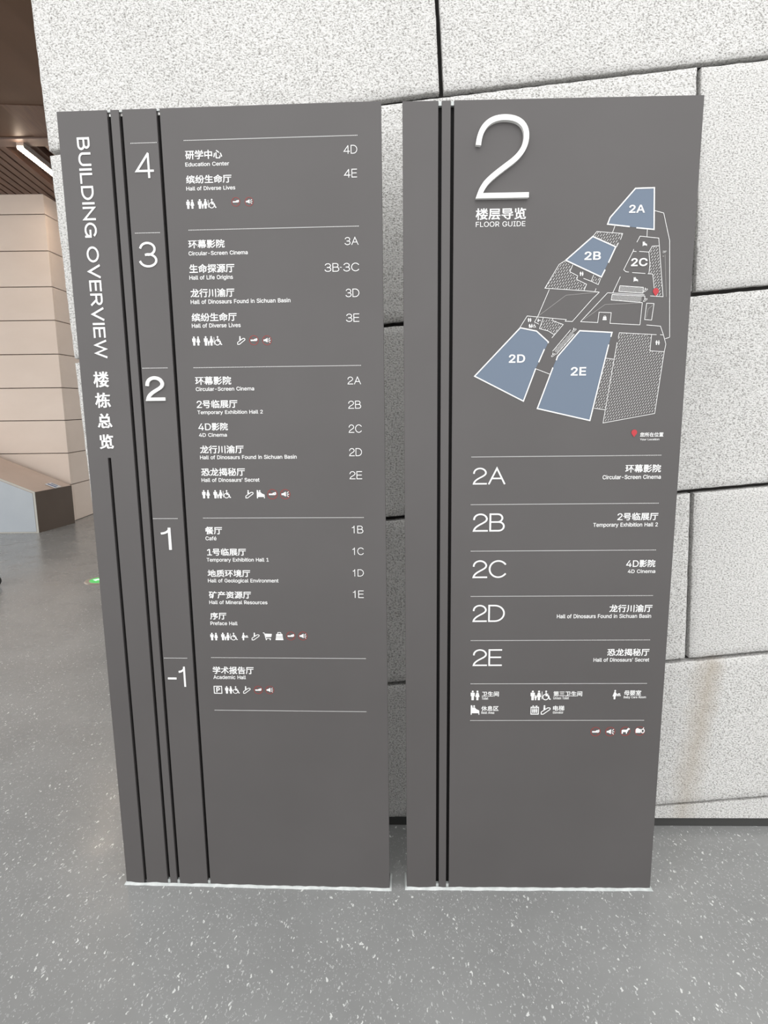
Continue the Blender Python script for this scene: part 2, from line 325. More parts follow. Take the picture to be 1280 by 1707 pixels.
# letter outlines: advance width and contours, cap height 254
LETTERS = {
    '-': (227, ['168,122 168,94 57,94 57,122']),
    '1': (227, ['38,0 38,27 195,27 195,0', '138,254 138,0 106,0 106,224 105,224 43,179 43,213 99,254']),
    '2': (227, ['32,0 32,24 117,114 141,141 149,153 155,163 159,174 160,186 159,198 154,209 146,218 137,224 125,228 112,230 98,228 86,224 77,216 69,207 65,195 64,181 33,181 34,196 37,209 43,221 55,237 72,248 84,253 98,257 112,258 127,257 141,254 153,248 169,237 181,223 188,205 191,186 189,172 185,159 179,145 168,129 159,118 147,105 133,90 76,30 76,28 195,28 195,0']),
    '4': (227, ['20,53 20,79 123,254 155,254 54,83 54,81 207,81 207,53', '141,0 141,61 141,73 141,159 171,159 171,0']),
    'A': (240, ['8,0 101,254 138,254 231,0 198,0 144,151 132,186 116,239 123,239 106,185 95,151 43,0', '55,71 55,99 185,99 185,71']),
    'B': (228, ['30,0 30,254 121,254 137,253 152,250 164,245 180,235 190,221 197,205 199,187 198,172 193,160 187,150 178,143 168,137 157,133 157,131 170,129 182,123 192,114 201,102 207,86 209,68 207,50 200,33 189,20 172,9 158,4 142,1 123,0', '62,29 122,29 140,30 154,34 165,40 175,53 178,68 176,81 171,92 163,102 153,109 140,114 124,115 62,115', '62,143 119,143 132,144 144,148 154,155 162,163 166,174 168,186 165,202 156,214 141,223 120,226 62,226']),
    'C': (255, ['134,-3 113,-2 93,4 75,12 59,25 46,40 35,58 27,78 22,101 20,127 22,153 27,176 35,197 46,215 59,230 75,242 93,251 113,256 134,258 152,256 170,252 186,245 201,236 214,224 224,209 232,193 236,174 204,174 200,186 195,197 187,206 179,214 169,220 158,224 146,227 134,228 119,227 105,223 92,216 80,207 71,196 62,182 57,166 53,148 52,127 53,107 57,88 63,72 71,59 80,47 92,38 105,32 119,28 134,26 146,27 158,30 169,34 179,40 187,48 195,57 200,68 204,80 236,80 232,62 224,45 214,31 201,19 187,9 170,2 153,-2']),
    'D': (251, ['109,0 48,0 48,29 107,29 127,30 144,34 159,40 171,49 182,61 189,75 195,90 198,108 200,128 198,147 195,165 190,180 182,194 172,205 160,214 145,221 129,225 110,226 47,226 47,254 113,254 136,253 157,248 176,239 192,228 206,213 217,196 225,175 229,153 231,128 229,102 224,80 217,59 206,42 192,27 175,15 156,7 134,2', '62,254 62,0 30,0 30,254']),
    'E': (209, ['30,0 30,254 186,254 186,226 62,226 62,143 178,143 178,114 62,114 62,29 188,29 188,0']),
    'F': (205, ['30,0 30,254 185,254 185,226 62,226 62,139 173,139 173,111 62,111 62,0']),
    'G': (260, ['134,-3 113,-2 93,4 75,13 59,25 45,40 35,58 27,78 22,102 20,127 22,153 27,176 35,197 45,215 59,230 74,242 92,251 112,256 132,258 152,256 170,252 187,245 202,235 214,222 225,208 232,192 237,174 204,174 199,186 194,197 186,206 178,213 168,220 158,224 146,227 133,228 118,227 104,223 92,216 80,207 70,196 62,182 57,166 53,148 52,127 53,107 57,88 63,72 71,59 81,47 92,38 105,32 119,28 134,26 155,29 172,36 187,47 198,62 203,74 206,87 207,101 217,100 141,100 141,128 239,128 239,100 237,80 233,62 225,45 215,31 203,19 188,9 172,2 154,-2']),
    'H': (258, ['30,0 30,254 62,254 62,144 196,144 196,254 228,254 228,0 196,0 196,116 62,116 62,0']),
    'I': (150, ['16,0 16,29 59,29 59,226 16,226 16,254 135,254 135,226 91,226 91,29 135,29 135,0']),
    'L': (196, ['30,0 30,254 62,254 62,29 181,29 181,0']),
    'M': (314, ['30,0 30,254 76,254 139,94 144,79 150,61 156,42 161,24 154,24 159,41 165,61 171,79 176,94 238,254 284,254 284,0 252,0 252,145 252,163 253,184 253,207 253,229 256,229 249,205 241,181 234,161 228,145 171,0 143,0 85,145 80,160 72,181 65,204 56,229 59,229 60,208 60,186 61,164 61,145 61,0']),
    'O': (267, ['133,-3 112,-2 93,4 75,12 59,25 46,40 35,58 27,78 22,101 20,127 22,153 27,176 35,197 46,215 59,230 75,242 93,251 112,256 133,258 155,256 174,251 192,242 208,230 221,215 232,197 240,176 245,153 247,127 245,101 240,78 232,58 221,40 208,25 192,12 174,4 155,-2', '133,26 148,28 162,32 175,38 186,47 196,58 204,72 210,88 214,106 215,127 214,148 210,166 204,182 196,196 186,207 175,216 162,223 148,227 133,228 119,227 105,223 92,216 81,207 71,196 63,182 57,166 53,148 52,127 53,106 57,88 63,72 71,58 81,47 92,38 105,32 119,28']),
    'P': (222, ['30,0 30,254 118,254 136,253 152,250 166,244 178,236 187,226 195,215 200,202 203,189 204,174 203,159 200,145 195,133 187,121 178,112 166,104 152,98 136,94 118,93 55,93 55,121 116,121 134,123 149,128 159,136 167,147 171,160 172,174 171,188 167,201 159,211 148,219 134,224 116,226 62,226 62,0']),
    'R': (224, ['30,0 30,254 118,254 136,253 153,250 167,244 183,232 195,217 200,204 204,191 205,176 204,161 200,148 195,136 183,120 166,109 152,103 136,100 118,99 48,99 48,128 117,128 135,129 149,133 160,141 167,150 171,162 173,176 171,190 167,202 159,212 149,220 134,224 116,226 62,226 62,0', '177,0 115,115 151,115 214,0']),
    'S': (223, ['112,-4 94,-3 78,0 64,5 51,11 41,20 32,30 25,42 21,54 19,68 52,68 55,55 62,44 71,35 83,29 97,26 112,25 128,26 143,30 155,37 165,46 171,57 173,70 171,81 166,89 158,96 148,102 136,107 122,111 92,120 72,126 56,135 43,145 34,156 28,170 26,186 29,206 37,224 46,234 57,242 69,249 83,254 97,257 114,258 130,257 145,254 158,249 175,238 189,224 197,208 200,189 169,189 163,206 151,219 140,225 127,228 112,229 97,228 84,224 73,218 64,209 59,199 58,188 60,176 65,167 74,160 85,154 96,150 106,147 132,140 156,132 168,126 179,119 189,110 197,99 202,85 204,69 201,50 193,32 185,21 174,13 162,5 147,0 130,-3']),
    'T': (224, ['16,226 16,254 208,254 208,226 128,226 128,0 96,0 96,226']),
    'U': (259, ['129,-4 110,-3 93,1 77,8 63,17 52,27 42,40 36,54 31,70 30,87 30,254 62,254 62,89 64,72 70,57 80,44 94,34 110,28 129,26 149,28 165,34 179,44 188,57 194,72 196,89 196,254 229,254 229,87 227,70 223,54 216,40 207,27 195,17 182,8 166,1 149,-3']),
    'Y': (236, ['102,0 102,104 8,254 46,254 96,172 111,146 118,132 125,115 112,115 119,132 126,146 140,172 191,254 228,254 134,104 134,0']),
    'a': (195, ['80,-4 63,-3 47,2 34,11 24,22 17,37 15,54 17,69 22,80 29,90 39,97 50,102 63,105 89,110 117,113 126,115 133,117 136,121 138,127 138,128 137,139 133,148 128,156 120,161 110,164 98,165 85,164 75,161 66,156 59,150 54,144 50,137 20,146 29,161 39,173 52,182 66,188 82,191 97,192 108,192 119,190 131,186 143,180 153,172 161,160 167,145 168,126 168,0 138,0 138,26 136,26 132,19 126,12 118,6 108,1 95,-3', '85,23 101,24 114,29 124,37 132,47 136,57 138,69 138,95 135,93 130,91 116,88 100,86 88,84 77,82 67,79 58,75 52,70 47,62 46,52 47,43 51,36 57,30 65,26 74,24']),
    'b': (212, ['115,-4 99,-3 86,2 76,8 69,16 59,29 56,29 56,0 26,0 26,254 57,254 57,160 59,160 69,173 76,180 86,186 98,191 115,192 130,191 144,187 156,180 168,171 177,160 185,146 191,131 194,113 195,94 194,75 191,58 185,42 177,29 168,17 157,8 144,1 130,-3', '110,23 126,26 140,33 150,44 158,58 163,75 164,95 163,114 158,131 150,145 140,156 126,163 110,165 94,163 81,156 70,145 62,131 58,114 56,95 58,75 63,58 70,43 81,32 94,26']),
    'c': (198, ['104,-4 87,-3 72,1 58,8 46,17 36,29 28,43 22,58 18,75 17,94 18,113 22,130 28,146 36,159 46,171 58,180 72,187 87,191 104,192 117,191 130,189 142,184 153,178 162,170 170,161 176,150 181,138 151,131 149,138 145,145 141,150 135,155 128,159 121,162 113,164 104,165 86,162 73,155 62,144 54,129 50,112 48,94 50,75 54,59 62,44 73,33 86,26 104,23 113,24 121,26 129,29 135,33 141,38 146,44 149,51 152,59 181,51 177,39 171,28 163,19 153,11 142,4 130,0 117,-3']),
    'd': (212, ['98,-4 82,-3 68,1 56,8 44,17 35,29 27,42 22,58 18,75 17,94 18,113 22,131 27,146 35,160 45,171 56,180 69,187 83,191 98,192 114,191 126,186 136,180 144,173 153,160 155,160 155,254 186,254 186,0 156,0 156,29 153,29 143,16 136,8 126,2 114,-3', '102,23 118,26 132,32 142,43 150,58 154,75 156,95 154,114 150,131 142,145 132,156 118,163 102,165 86,163 72,156 62,145 54,131 50,114 48,95 50,75 54,58 62,44 73,33 86,26']),
    'e': (202, ['106,-4 88,-3 73,1 58,8 46,17 36,29 28,42 22,58 18,75 17,93 18,112 22,129 28,145 36,159 46,170 58,180 71,187 86,191 103,192 118,191 133,187 147,180 160,170 170,157 179,141 182,128 185,113 186,97 186,85 37,85 37,110 169,110 155,101 153,119 149,134 141,147 131,157 118,163 103,165 87,163 73,157 62,147 54,135 50,121 48,105 48,89 50,69 55,53 64,40 76,31 90,25 106,23 117,24 127,26 135,31 143,36 149,44 153,53 182,45 177,32 168,20 156,10 141,2 125,-3']),
    'f': (127, ['114,190 114,164 3,164 3,190', '40,0 40,216 42,231 48,243 57,252 68,259 80,264 94,265 103,265 111,263 121,260 114,234 107,236 97,237 85,235 77,230 72,221 71,209 71,0']),
    'g': (213, ['103,-75 84,-74 67,-70 53,-63 41,-55 32,-45 25,-35 51,-20 61,-33 68,-39 77,-44 89,-48 103,-49 124,-46 141,-38 152,-23 156,-3 156,34 153,34 143,21 136,14 126,8 114,4 97,2 83,4 69,7 56,13 45,22 35,32 28,45 22,60 18,77 17,96 18,114 22,131 27,147 35,160 45,171 56,180 69,187 83,191 98,192 114,191 127,186 137,180 144,173 154,159 157,159 157,190 186,190 186,-4 185,-20 181,-33 175,-45 162,-59 145,-68 132,-72 118,-74', '102,30 118,32 132,38 142,47 150,61 155,77 156,96 155,115 150,132 142,146 132,156 119,163 102,165 86,163 73,156 62,145 54,131 50,115 48,96 50,78 54,61 62,48 73,38 86,32']),
    'h': (205, ['57,113 57,0 26,0 26,254 57,254 57,144 51,144 58,159 66,172 76,181 94,189 114,192 132,190 148,184 161,174 170,160 175,149 178,135 179,120 179,0 148,0 148,118 145,137 136,152 123,161 105,165 92,163 80,159 71,151 63,141 58,129']),
    'i': (83, ['26,0 26,190 57,190 57,0', '42,221 34,223 27,227 22,234 21,242 22,249 27,256 34,260 42,262 50,260 57,256 62,249 63,242 62,234 57,227 50,223']),
    'l': (95, ['70,-1 50,2 37,10 29,24 26,42 26,254 57,254 57,49 58,38 60,31 65,27 73,26 80,26 85,27 90,1 81,0']),
    'm': (305, ['26,0 26,190 56,190 56,148 54,148 59,162 66,173 75,182 86,188 98,192 110,193 129,190 144,180 154,166 160,147 156,147 161,160 169,172 178,181 190,187 204,192 218,193 234,191 249,186 261,177 270,164 276,148 278,128 278,0 248,0 248,127 245,145 236,156 224,163 209,165 197,164 187,160 179,153 173,145 169,135 168,124 168,0 137,0 137,130 134,144 126,156 115,163 100,165 89,164 79,160 70,154 63,145 58,133 57,119 57,0']),
    'n': (205, ['57,113 57,0 26,0 26,190 56,190 56,144 51,144 58,159 66,172 76,181 94,189 114,192 132,190 147,184 160,174 170,160 175,149 178,135 179,120 179,0 148,0 148,118 145,137 136,152 123,161 105,165 92,163 80,159 71,151 63,141 58,129']),
    'o': (208, ['104,-4 87,-3 72,1 58,8 46,17 36,29 28,43 22,58 18,75 17,94 18,113 22,130 28,146 36,159 46,171 58,180 72,187 87,191 104,192 120,191 136,187 149,180 161,171 171,159 180,146 186,130 189,113 191,94 189,75 186,58 180,43 171,29 161,17 149,8 136,1 120,-3', '104,23 121,26 135,33 146,44 154,59 158,75 160,94 158,112 154,129 146,144 135,155 121,162 104,165 86,162 73,155 62,144 54,129 50,112 48,94 50,75 54,59 62,44 73,33 86,26']),
    'p': (212, ['26,-71 26,190 56,190 56,160 59,160 69,173 76,180 86,186 98,191 115,192 130,191 144,187 156,180 168,171 177,160 185,146 191,131 194,113 195,94 194,75 191,58 185,42 177,29 168,17 157,8 144,1 130,-3 115,-4 99,-3 86,2 76,8 69,16 59,29 57,29 57,-71', '110,23 126,26 140,33 150,44 158,58 163,75 164,95 163,114 158,131 150,145 140,156 126,163 110,165 94,163 81,156 70,145 62,131 58,114 56,95 58,75 63,58 70,43 81,32 94,26']),
    'r': (130, ['26,0 26,190 56,190 56,160 58,160 65,173 76,184 90,190 107,192 115,192 122,192 122,161 115,162 103,163 91,161 80,157 70,151 63,142 58,131 57,118 57,0']),
    's': (182, ['91,-4 72,-3 56,2 42,9 31,19 23,32 18,47 47,53 53,40 62,30 75,25 91,23 108,25 122,31 131,40 134,51 132,60 127,68 118,74 106,78 75,85 59,90 46,96 36,104 27,119 23,137 26,152 33,166 43,177 58,185 74,190 94,192 112,191 127,186 140,179 149,170 157,158 162,145 134,139 129,149 121,158 110,164 94,166 78,164 65,158 57,150 54,139 56,129 62,122 72,116 86,111 115,105 131,100 143,93 153,86 162,71 166,53 163,37 156,24 145,12 130,3 112,-2']),
    't': (114, ['102,190 102,164 3,164 3,190', '32,236 63,236 63,49 64,38 68,31 75,26 85,25 93,26 101,27 107,1 96,-1 84,-2 69,-1 56,4 46,11 36,26 32,46']),
    'u': (205, ['91,-3 73,-1 57,5 44,15 35,29 30,41 27,54 26,69 26,190 57,190 57,72 60,52 68,37 82,28 100,25 113,27 125,31 134,38 142,48 146,61 148,76 148,190 179,190 179,0 149,0 149,46 154,46 147,30 139,18 129,8 111,0']),
    'v': (195, ['81,0 9,190 42,190 83,78 88,60 93,43 103,10 92,10 101,43 106,60 112,78 152,190 186,190 113,0']),
    'x': (189, ['10,0 86,109 86,86 14,190 50,190 74,153 90,127 104,103 88,103 101,127 108,139 117,153 141,190 176,190 104,84 104,107 179,0 143,0 115,43 100,68 86,91 102,91 89,68 82,56 74,43 46,0']),
    'y': (195, ['24,-69 31,-43 36,-44 44,-45 52,-44 59,-42 65,-37 71,-29 75,-18 81,-1 9,190 42,190 83,78 88,60 93,43 103,10 92,10 101,43 112,78 153,190 186,190 102,-29 96,-43 88,-54 80,-62 70,-68 58,-71 46,-73 32,-72']),
    'é': (202, ['106,-4 88,-3 73,1 58,8 46,17 36,29 28,42 22,58 18,75 17,93 18,112 22,129 28,145 36,159 46,170 58,180 71,187 86,191 103,192 118,191 133,187 147,180 160,170 170,157 179,141 182,128 185,113 186,97 186,85 37,85 37,110 169,110 155,101 153,119 149,134 141,147 131,157 118,163 103,165 87,163 73,157 62,147 54,135 50,121 48,105 48,89 50,69 55,53 64,40 76,31 90,25 106,23 117,24 127,26 135,31 143,36 149,44 153,53 182,45 177,32 168,20 156,10 141,2 125,-3', '88,214 112,265 146,265 114,214']),
    '’': (88, ['26,159 41,254 75,254 49,159']),
}

# ------------------------------------------------------------------ materials
def mat(name, col, rough=0.5, spec=0.5, metal=0.0, emit=None, strength=0.0):
    mt = bpy.data.materials.new(name)
    mt.use_nodes = True
    b = mt.node_tree.nodes['Principled BSDF']
    b.inputs['Base Color'].default_value = (*col, 1)
    b.inputs['Roughness'].default_value = rough
    b.inputs['Specular IOR Level'].default_value = spec
    b.inputs['Metallic'].default_value = metal
    if emit:
        b.inputs['Emission Color'].default_value = (*emit, 1)
        b.inputs['Emission Strength'].default_value = strength
    return mt

def node(mt, kind, **kw):
    n = mt.node_tree.nodes.new(kind)
    for k, v in kw.items():
        setattr(n, k, v)
    return n

def ramp(mt, stops):
    r = node(mt, 'ShaderNodeValToRGB')
    cr = r.color_ramp
    while len(cr.elements) < len(stops):
        cr.elements.new(0.5)
    for e, (p, c) in zip(cr.elements, stops):
        e.position = p
        e.color = (c, c, c, 1) if isinstance(c, (int, float)) else (*c, 1)
    return r

def noise_tex(mt, src, scale, detail=2.0, rough=0.5, stretch=None):
    L = mt.node_tree.links
    n = node(mt, 'ShaderNodeTexNoise')
    n.inputs['Scale'].default_value = scale
    n.inputs['Detail'].default_value = detail
    n.inputs['Roughness'].default_value = rough
    if stretch:
        mp = node(mt, 'ShaderNodeMapping')
        mp.inputs['Scale'].default_value = stretch
        L.new(src, mp.inputs['Vector']); src = mp.outputs['Vector']
    L.new(src, n.inputs['Vector'])
    return n

def mixrgb(mt, fac, a, b, blend='MIX'):
    L = mt.node_tree.links
    x = node(mt, 'ShaderNodeMix', data_type='RGBA', blend_type=blend)
    for sock, v in ((x.inputs[0], fac), (x.inputs[6], a), (x.inputs[7], b)):
        if isinstance(v, bpy.types.NodeSocket):
            L.new(v, sock)
        elif isinstance(v, (int, float)):
            sock.default_value = v
        else:
            sock.default_value = (*v, 1)
    return x.outputs[2]

def math_node(mt, op, a, b=0.0):
    L = mt.node_tree.links
    n = node(mt, 'ShaderNodeMath', operation=op)
    for i, v in enumerate((a, b)):
        if isinstance(v, bpy.types.NodeSocket):
            L.new(v, n.inputs[i])
        else:
            n.inputs[i].default_value = v
    return n.outputs[0]

def bump(mt, height, strength, dist):
    L = mt.node_tree.links
    b = node(mt, 'ShaderNodeBump')
    b.inputs['Strength'].default_value = strength
    b.inputs['Distance'].default_value = dist
    L.new(height, b.inputs['Height'])
    L.new(b.outputs[0], mt.node_tree.nodes['Principled BSDF'].inputs['Normal'])

def make_granite():
    mt = mat('bush_hammered_granite', (0.7, 0.69, 0.67), 0.85, 0.25)
    L = mt.node_tree.links
    B = mt.node_tree.nodes['Principled BSDF']
    tc = node(mt, 'ShaderNodeTexCoord').outputs['Object']
    n1 = noise_tex(mt, tc, 165.0, 3.0, 0.7, (1, 1, 1.5))
    n2 = noise_tex(mt, tc, 340.0, 2.0, 0.6)
    n3 = noise_tex(mt, tc, 3.0, 3.0, 0.55)
    r1 = ramp(mt, [(0.36, (0.34, 0.33, 0.31)), (0.44, (0.64, 0.63, 0.61)), (0.52, (0.84, 0.83, 0.81)), (0.64, (0.905, 0.90, 0.88))])
    L.new(n1.outputs['Fac'], r1.inputs['Fac'])
    r2 = ramp(mt, [(0.28, 0.50), (0.40, 1.0)])
    L.new(n2.outputs['Fac'], r2.inputs['Fac'])
    c = mixrgb(mt, 0.8, r1.outputs['Color'], r2.outputs['Color'], 'MULTIPLY')
    r3 = ramp(mt, [(0.3, 0.95), (0.7, 1.0)])
    L.new(n3.outputs['Fac'], r3.inputs['Fac'])
    c = mixrgb(mt, 1.0, c, r3.outputs['Color'], 'MULTIPLY')
    # a rusty water stain running down the low course at the right
    sp = node(mt, 'ShaderNodeSeparateXYZ'); L.new(tc, sp.inputs[0])
    wob = noise_tex(mt, tc, 5.0, 3.0, 0.6)
    x = math_node(mt, 'ADD', sp.outputs['X'], math_node(mt, 'MULTIPLY', wob.outputs['Fac'], 0.10))
    x = math_node(mt, 'ADD', x, math_node(mt, 'MULTIPLY', sp.outputs['Z'], -0.10))
    dx = math_node(mt, 'ABSOLUTE', math_node(mt, 'SUBTRACT', x, 1.045))
    rs = ramp(mt, [(0.0, 1.0), (0.06, 0.0)]); L.new(dx, rs.inputs['Fac'])
    rz = ramp(mt, [(0.10, 0.7), (0.60, 1.0), (0.645, 0.0)]); L.new(sp.outputs['Z'], rz.inputs['Fac'])
    f = math_node(mt, 'MULTIPLY', math_node(mt, 'MULTIPLY', rs.outputs['Color'], rz.outputs['Color']), 0.55)
    c = mixrgb(mt, f, c, (0.45, 0.37, 0.27))
    L.new(c, B.inputs['Base Color'])
    h = math_node(mt, 'ADD', n1.outputs['Fac'], math_node(mt, 'MULTIPLY', n2.outputs['Fac'], 0.5))
    bump(mt, h, 0.9, 0.007)
    return mt

def make_floor():
    mt = mat('chip_terrazzo', (0.2, 0.2, 0.2), 0.32, 0.7)
    L = mt.node_tree.links
    B = mt.node_tree.nodes['Principled BSDF']
    tc = node(mt, 'ShaderNodeTexCoord').outputs['Object']
    base_n = noise_tex(mt, tc, 2.2, 4.0, 0.55)
    rb = ramp(mt, [(0.3, (0.240, 0.243, 0.239)), (0.7, (0.288, 0.292, 0.287))])
    L.new(base_n.outputs['Fac'], rb.inputs['Fac'])
    c = rb.outputs['Color']
    warp = noise_tex(mt, tc, 45.0, 2.0, 0.6)
    for sc, th, keep, rot_a, colr in ((125.0, 0.36, 0.80, 0.4, (0.66, 0.67, 0.65)), (150.0, 0.36, 0.74, 1.9, (0.50, 0.51, 0.50)),
                                      (230.0, 0.44, 0.62, 2.6, (0.34, 0.345, 0.34)), (260.0, 0.44, 0.70, 0.9, (0.40, 0.405, 0.40))):
        vec = mixrgb(mt, 0.022, tc, warp.outputs['Color'], 'ADD')
        rot = node(mt, 'ShaderNodeMapping')
        rot.inputs['Rotation'].default_value = (0, 0, rot_a)
        rot.inputs['Scale'].default_value = (1.0, 0.36, 1.0)
        L.new(vec, rot.inputs['Vector'])
        v = node(mt, 'ShaderNodeTexVoronoi', feature='F1')
        v.inputs['Scale'].default_value = sc
        L.new(rot.outputs[0], v.inputs['Vector'])
        sep = node(mt, 'ShaderNodeSeparateColor'); L.new(v.outputs['Color'], sep.inputs[0])
        on = math_node(mt, 'GREATER_THAN', sep.outputs[0], keep)
        near = math_node(mt, 'LESS_THAN', v.outputs['Distance'], math_node(mt, 'MULTIPLY', sep.outputs[1], th))
        c = mixrgb(mt, math_node(mt, 'MULTIPLY', on, near), c, colr)
    L.new(c, B.inputs['Base Color'])
    rr = ramp(mt, [(0.3, 0.20), (0.7, 0.30)])
    L.new(noise_tex(mt, tc, 6.0, 3.0).outputs['Fac'], rr.inputs['Fac'])
    L.new(rr.outputs['Color'], B.inputs['Roughness'])
    bump(mt, noise_tex(mt, tc, 25.0, 2.0).outputs['Fac'], 0.05, 0.01)
    return mt

def make_mottled(name, a, b, scale, rough=0.6, stretch=None, spec=0.4, lo=0.3, hi=0.7):
    mt = mat(name, a, rough, spec)
    L = mt.node_tree.links
    tc = node(mt, 'ShaderNodeTexCoord').outputs['Object']
    n = noise_tex(mt, tc, scale, 4.0, 0.55, stretch)
    r = ramp(mt, [(lo, a), (hi, b)])
    L.new(n.outputs['Fac'], r.inputs['Fac'])
    L.new(r.outputs['Color'], mt.node_tree.nodes['Principled BSDF'].inputs['Base Color'])
    return mt

M_STONE = make_granite()
M_FLOOR = make_floor()
M_JOINT = mat('dark_joint_mortar', (0.03, 0.028, 0.026), 0.9, 0.2)  # dark mortar backing behind the open block joints
M_PLINTH = mat('plinth_metal', (0.05, 0.05, 0.048), 0.5, 0.4)
M_PANEL = make_mottled('sign_brown_grey_paint', (0.086, 0.080, 0.079), (0.096, 0.090, 0.089), 2.5, 0.42, None, 0.45)
M_BACK = mat('sign_core_grey', (0.55, 0.54, 0.53), 0.6, 0.3)  # unseen back made pale to bounce light into the gap between the signs
M_GROOVE = mat('groove_black', (0.006, 0.005, 0.005), 0.6, 0.2)
M_WHITE = mat('sign_white_print', (0.86, 0.86, 0.85), 0.5, 0.3)
M_ACRYL = mat('raised_white_acrylic', (0.88, 0.88, 0.86), 0.35, 0.4)
M_DIM = mat('sign_dim_print', (0.36, 0.35, 0.34), 0.5, 0.3)
M_RED = mat('prohibition_red_print', (0.30, 0.055, 0.05), 0.5, 0.3)
M_PIN = mat('location_pin_red', (0.48, 0.05, 0.06), 0.5, 0.3)
M_ROOM = mat('map_room_blue_grey', (0.150, 0.190, 0.250), 0.5, 0.3)
M_SEAL = make_mottled('silicone_sealant', (0.42, 0.45, 0.44), (0.60, 0.62, 0.61), 40.0, 0.35)
M_PINK = make_mottled('pale_pink_sandstone', (0.78, 0.665, 0.575), (0.83, 0.715, 0.625), 1.6, 0.7, (1, 1, 2.0))
M_PINKJ = mat('sandstone_joint', (0.05, 0.03, 0.025), 0.9, 0.1)
M_BROWN = make_mottled('brown_soffit_board', (0.105, 0.052, 0.026), (0.135, 0.070, 0.040), 1.6, 0.5, (3.0, 0.5, 1.2))
M_LIP = mat('soffit_lip', (0.20, 0.14, 0.115), 0.5, 0.4)
M_SLAT = make_mottled('brown_wood_slat', (0.11, 0.060, 0.042), (0.17, 0.095, 0.065), 4.0, 0.5, (12, 0.8, 1))
M_VOID = mat('ceiling_void', (0.02, 0.012, 0.010), 0.9, 0.1)
M_LED = mat('lit_led_diffuser', (0.9, 0.9, 0.88), 0.4, 0.3, 0, (1.0, 0.80, 0.62), 38.0)
M_ALU = mat('light_housing', (0.55, 0.50, 0.46), 0.4, 0.5, 0.6)
M_CTOP = make_mottled('counter_beige_stone', (0.56, 0.45, 0.38), (0.62, 0.505, 0.43), 3.0, 0.4)
M_CFRONT = make_mottled('counter_pale_blue_panel', (0.46, 0.50, 0.54), (0.52, 0.56, 0.59), 2.0, 0.35)
M_CSIDE = make_mottled('counter_brown_end', (0.105, 0.078, 0.060), (0.125, 0.095, 0.075), 3.0, 0.5)
M_CTRIM = mat('counter_pale_edge', (0.55, 0.54, 0.49), 0.4, 0.5)
M_PAPER = mat('white_leaflet_paper', (0.78, 0.80, 0.82), 0.5, 0.3)
M_PRINT = mat('leaflet_blue_print', (0.10, 0.16, 0.32), 0.5, 0.3)
M_STEEL = mat('exit_light_steel_rim', (0.62, 0.56, 0.50), 0.3, 0.5, 0.7)
M_GREEN = mat('exit_light_green_face', (0.05, 0.35, 0.08), 0.3, 0.5, 0, (0.10, 0.75, 0.16), 0.5)
M_ARROW = mat('exit_light_lit_arrow', (0.7, 1.0, 0.75), 0.3, 0.5, 0, (0.5, 1.0, 0.6), 1.0)
M_RUBBER = mat('black_rubber', (0.012, 0.011, 0.011), 0.55, 0.4)
M_DARKMETAL = mat('dark_metal', (0.03, 0.03, 0.035), 0.4, 0.5, 0.5)

# ------------------------------------------------------------------ object helpers
def link(name, me, material=None, parent=None):
    o = bpy.data.objects.new(name, me)
    COL.objects.link(o)
    if material:
        me.materials.append(material)
    if parent:
        o.parent = parent
    return o

def obj(name, bm, material, parent=None):
    bm.normal_update()
    me = bpy.data.meshes.new(name)
    bm.to_mesh(me); bm.free()
    return link(name, me, material, parent)

def thing(name, label, cat, loc=(0, 0, 0), rz=0.0, group=None):
    o = bpy.data.objects.new(name, None)
    COL.objects.link(o)
    o.location = loc
    o.rotation_euler = (0, 0, rz)
    o['label'] = label
    o['category'] = cat
    if group:
        o['group'] = group
    return o

def struct(o, kind='structure'):
    o['kind'] = kind
    return o

def add_box(bm, x0, x1, y0, y1, z0, z1):
    vs = [bm.verts.new(p) for p in ((x0, y0, z0), (x1, y0, z0), (x1, y1, z0), (x0, y1, z0),
                                     (x0, y0, z1), (x1, y0, z1), (x1, y1, z1), (x0, y1, z1))]
    for f in ((3, 2, 1, 0), (4, 5, 6, 7), (0, 1, 5, 4), (1, 2, 6, 5), (2, 3, 7, 6), (3, 0, 4, 7)):
        bm.faces.new([vs[i] for i in f])
    return vs

def add_prism(bm, pts, y0, y1):
    """Outline of (x, z) points, extruded from y0 (front) to y1 (back)."""
    area = sum(a[0] * b[1] - b[0] * a[1] for a, b in zip(pts, pts[1:] + pts[:1]))
    if area < 0:
        pts = pts[::-1]
    fr = [bm.verts.new((x, y0, z)) for x, z in pts]
    bk = [bm.verts.new((x, y1, z)) for x, z in pts]
    bm.faces.new(fr)
    bm.faces.new(bk[::-1])
    n = len(pts)
    for i in range(n):
        j = (i + 1) % n
        bm.faces.new([fr[j], fr[i], bk[i], bk[j]])

def bevel_obj(o, w, seg=2):
    md = o.modifiers.new('bevel', 'BEVEL')
    md.width = w; md.segments = seg; md.limit_method = 'ANGLE'; md.angle_limit = math.radians(40)

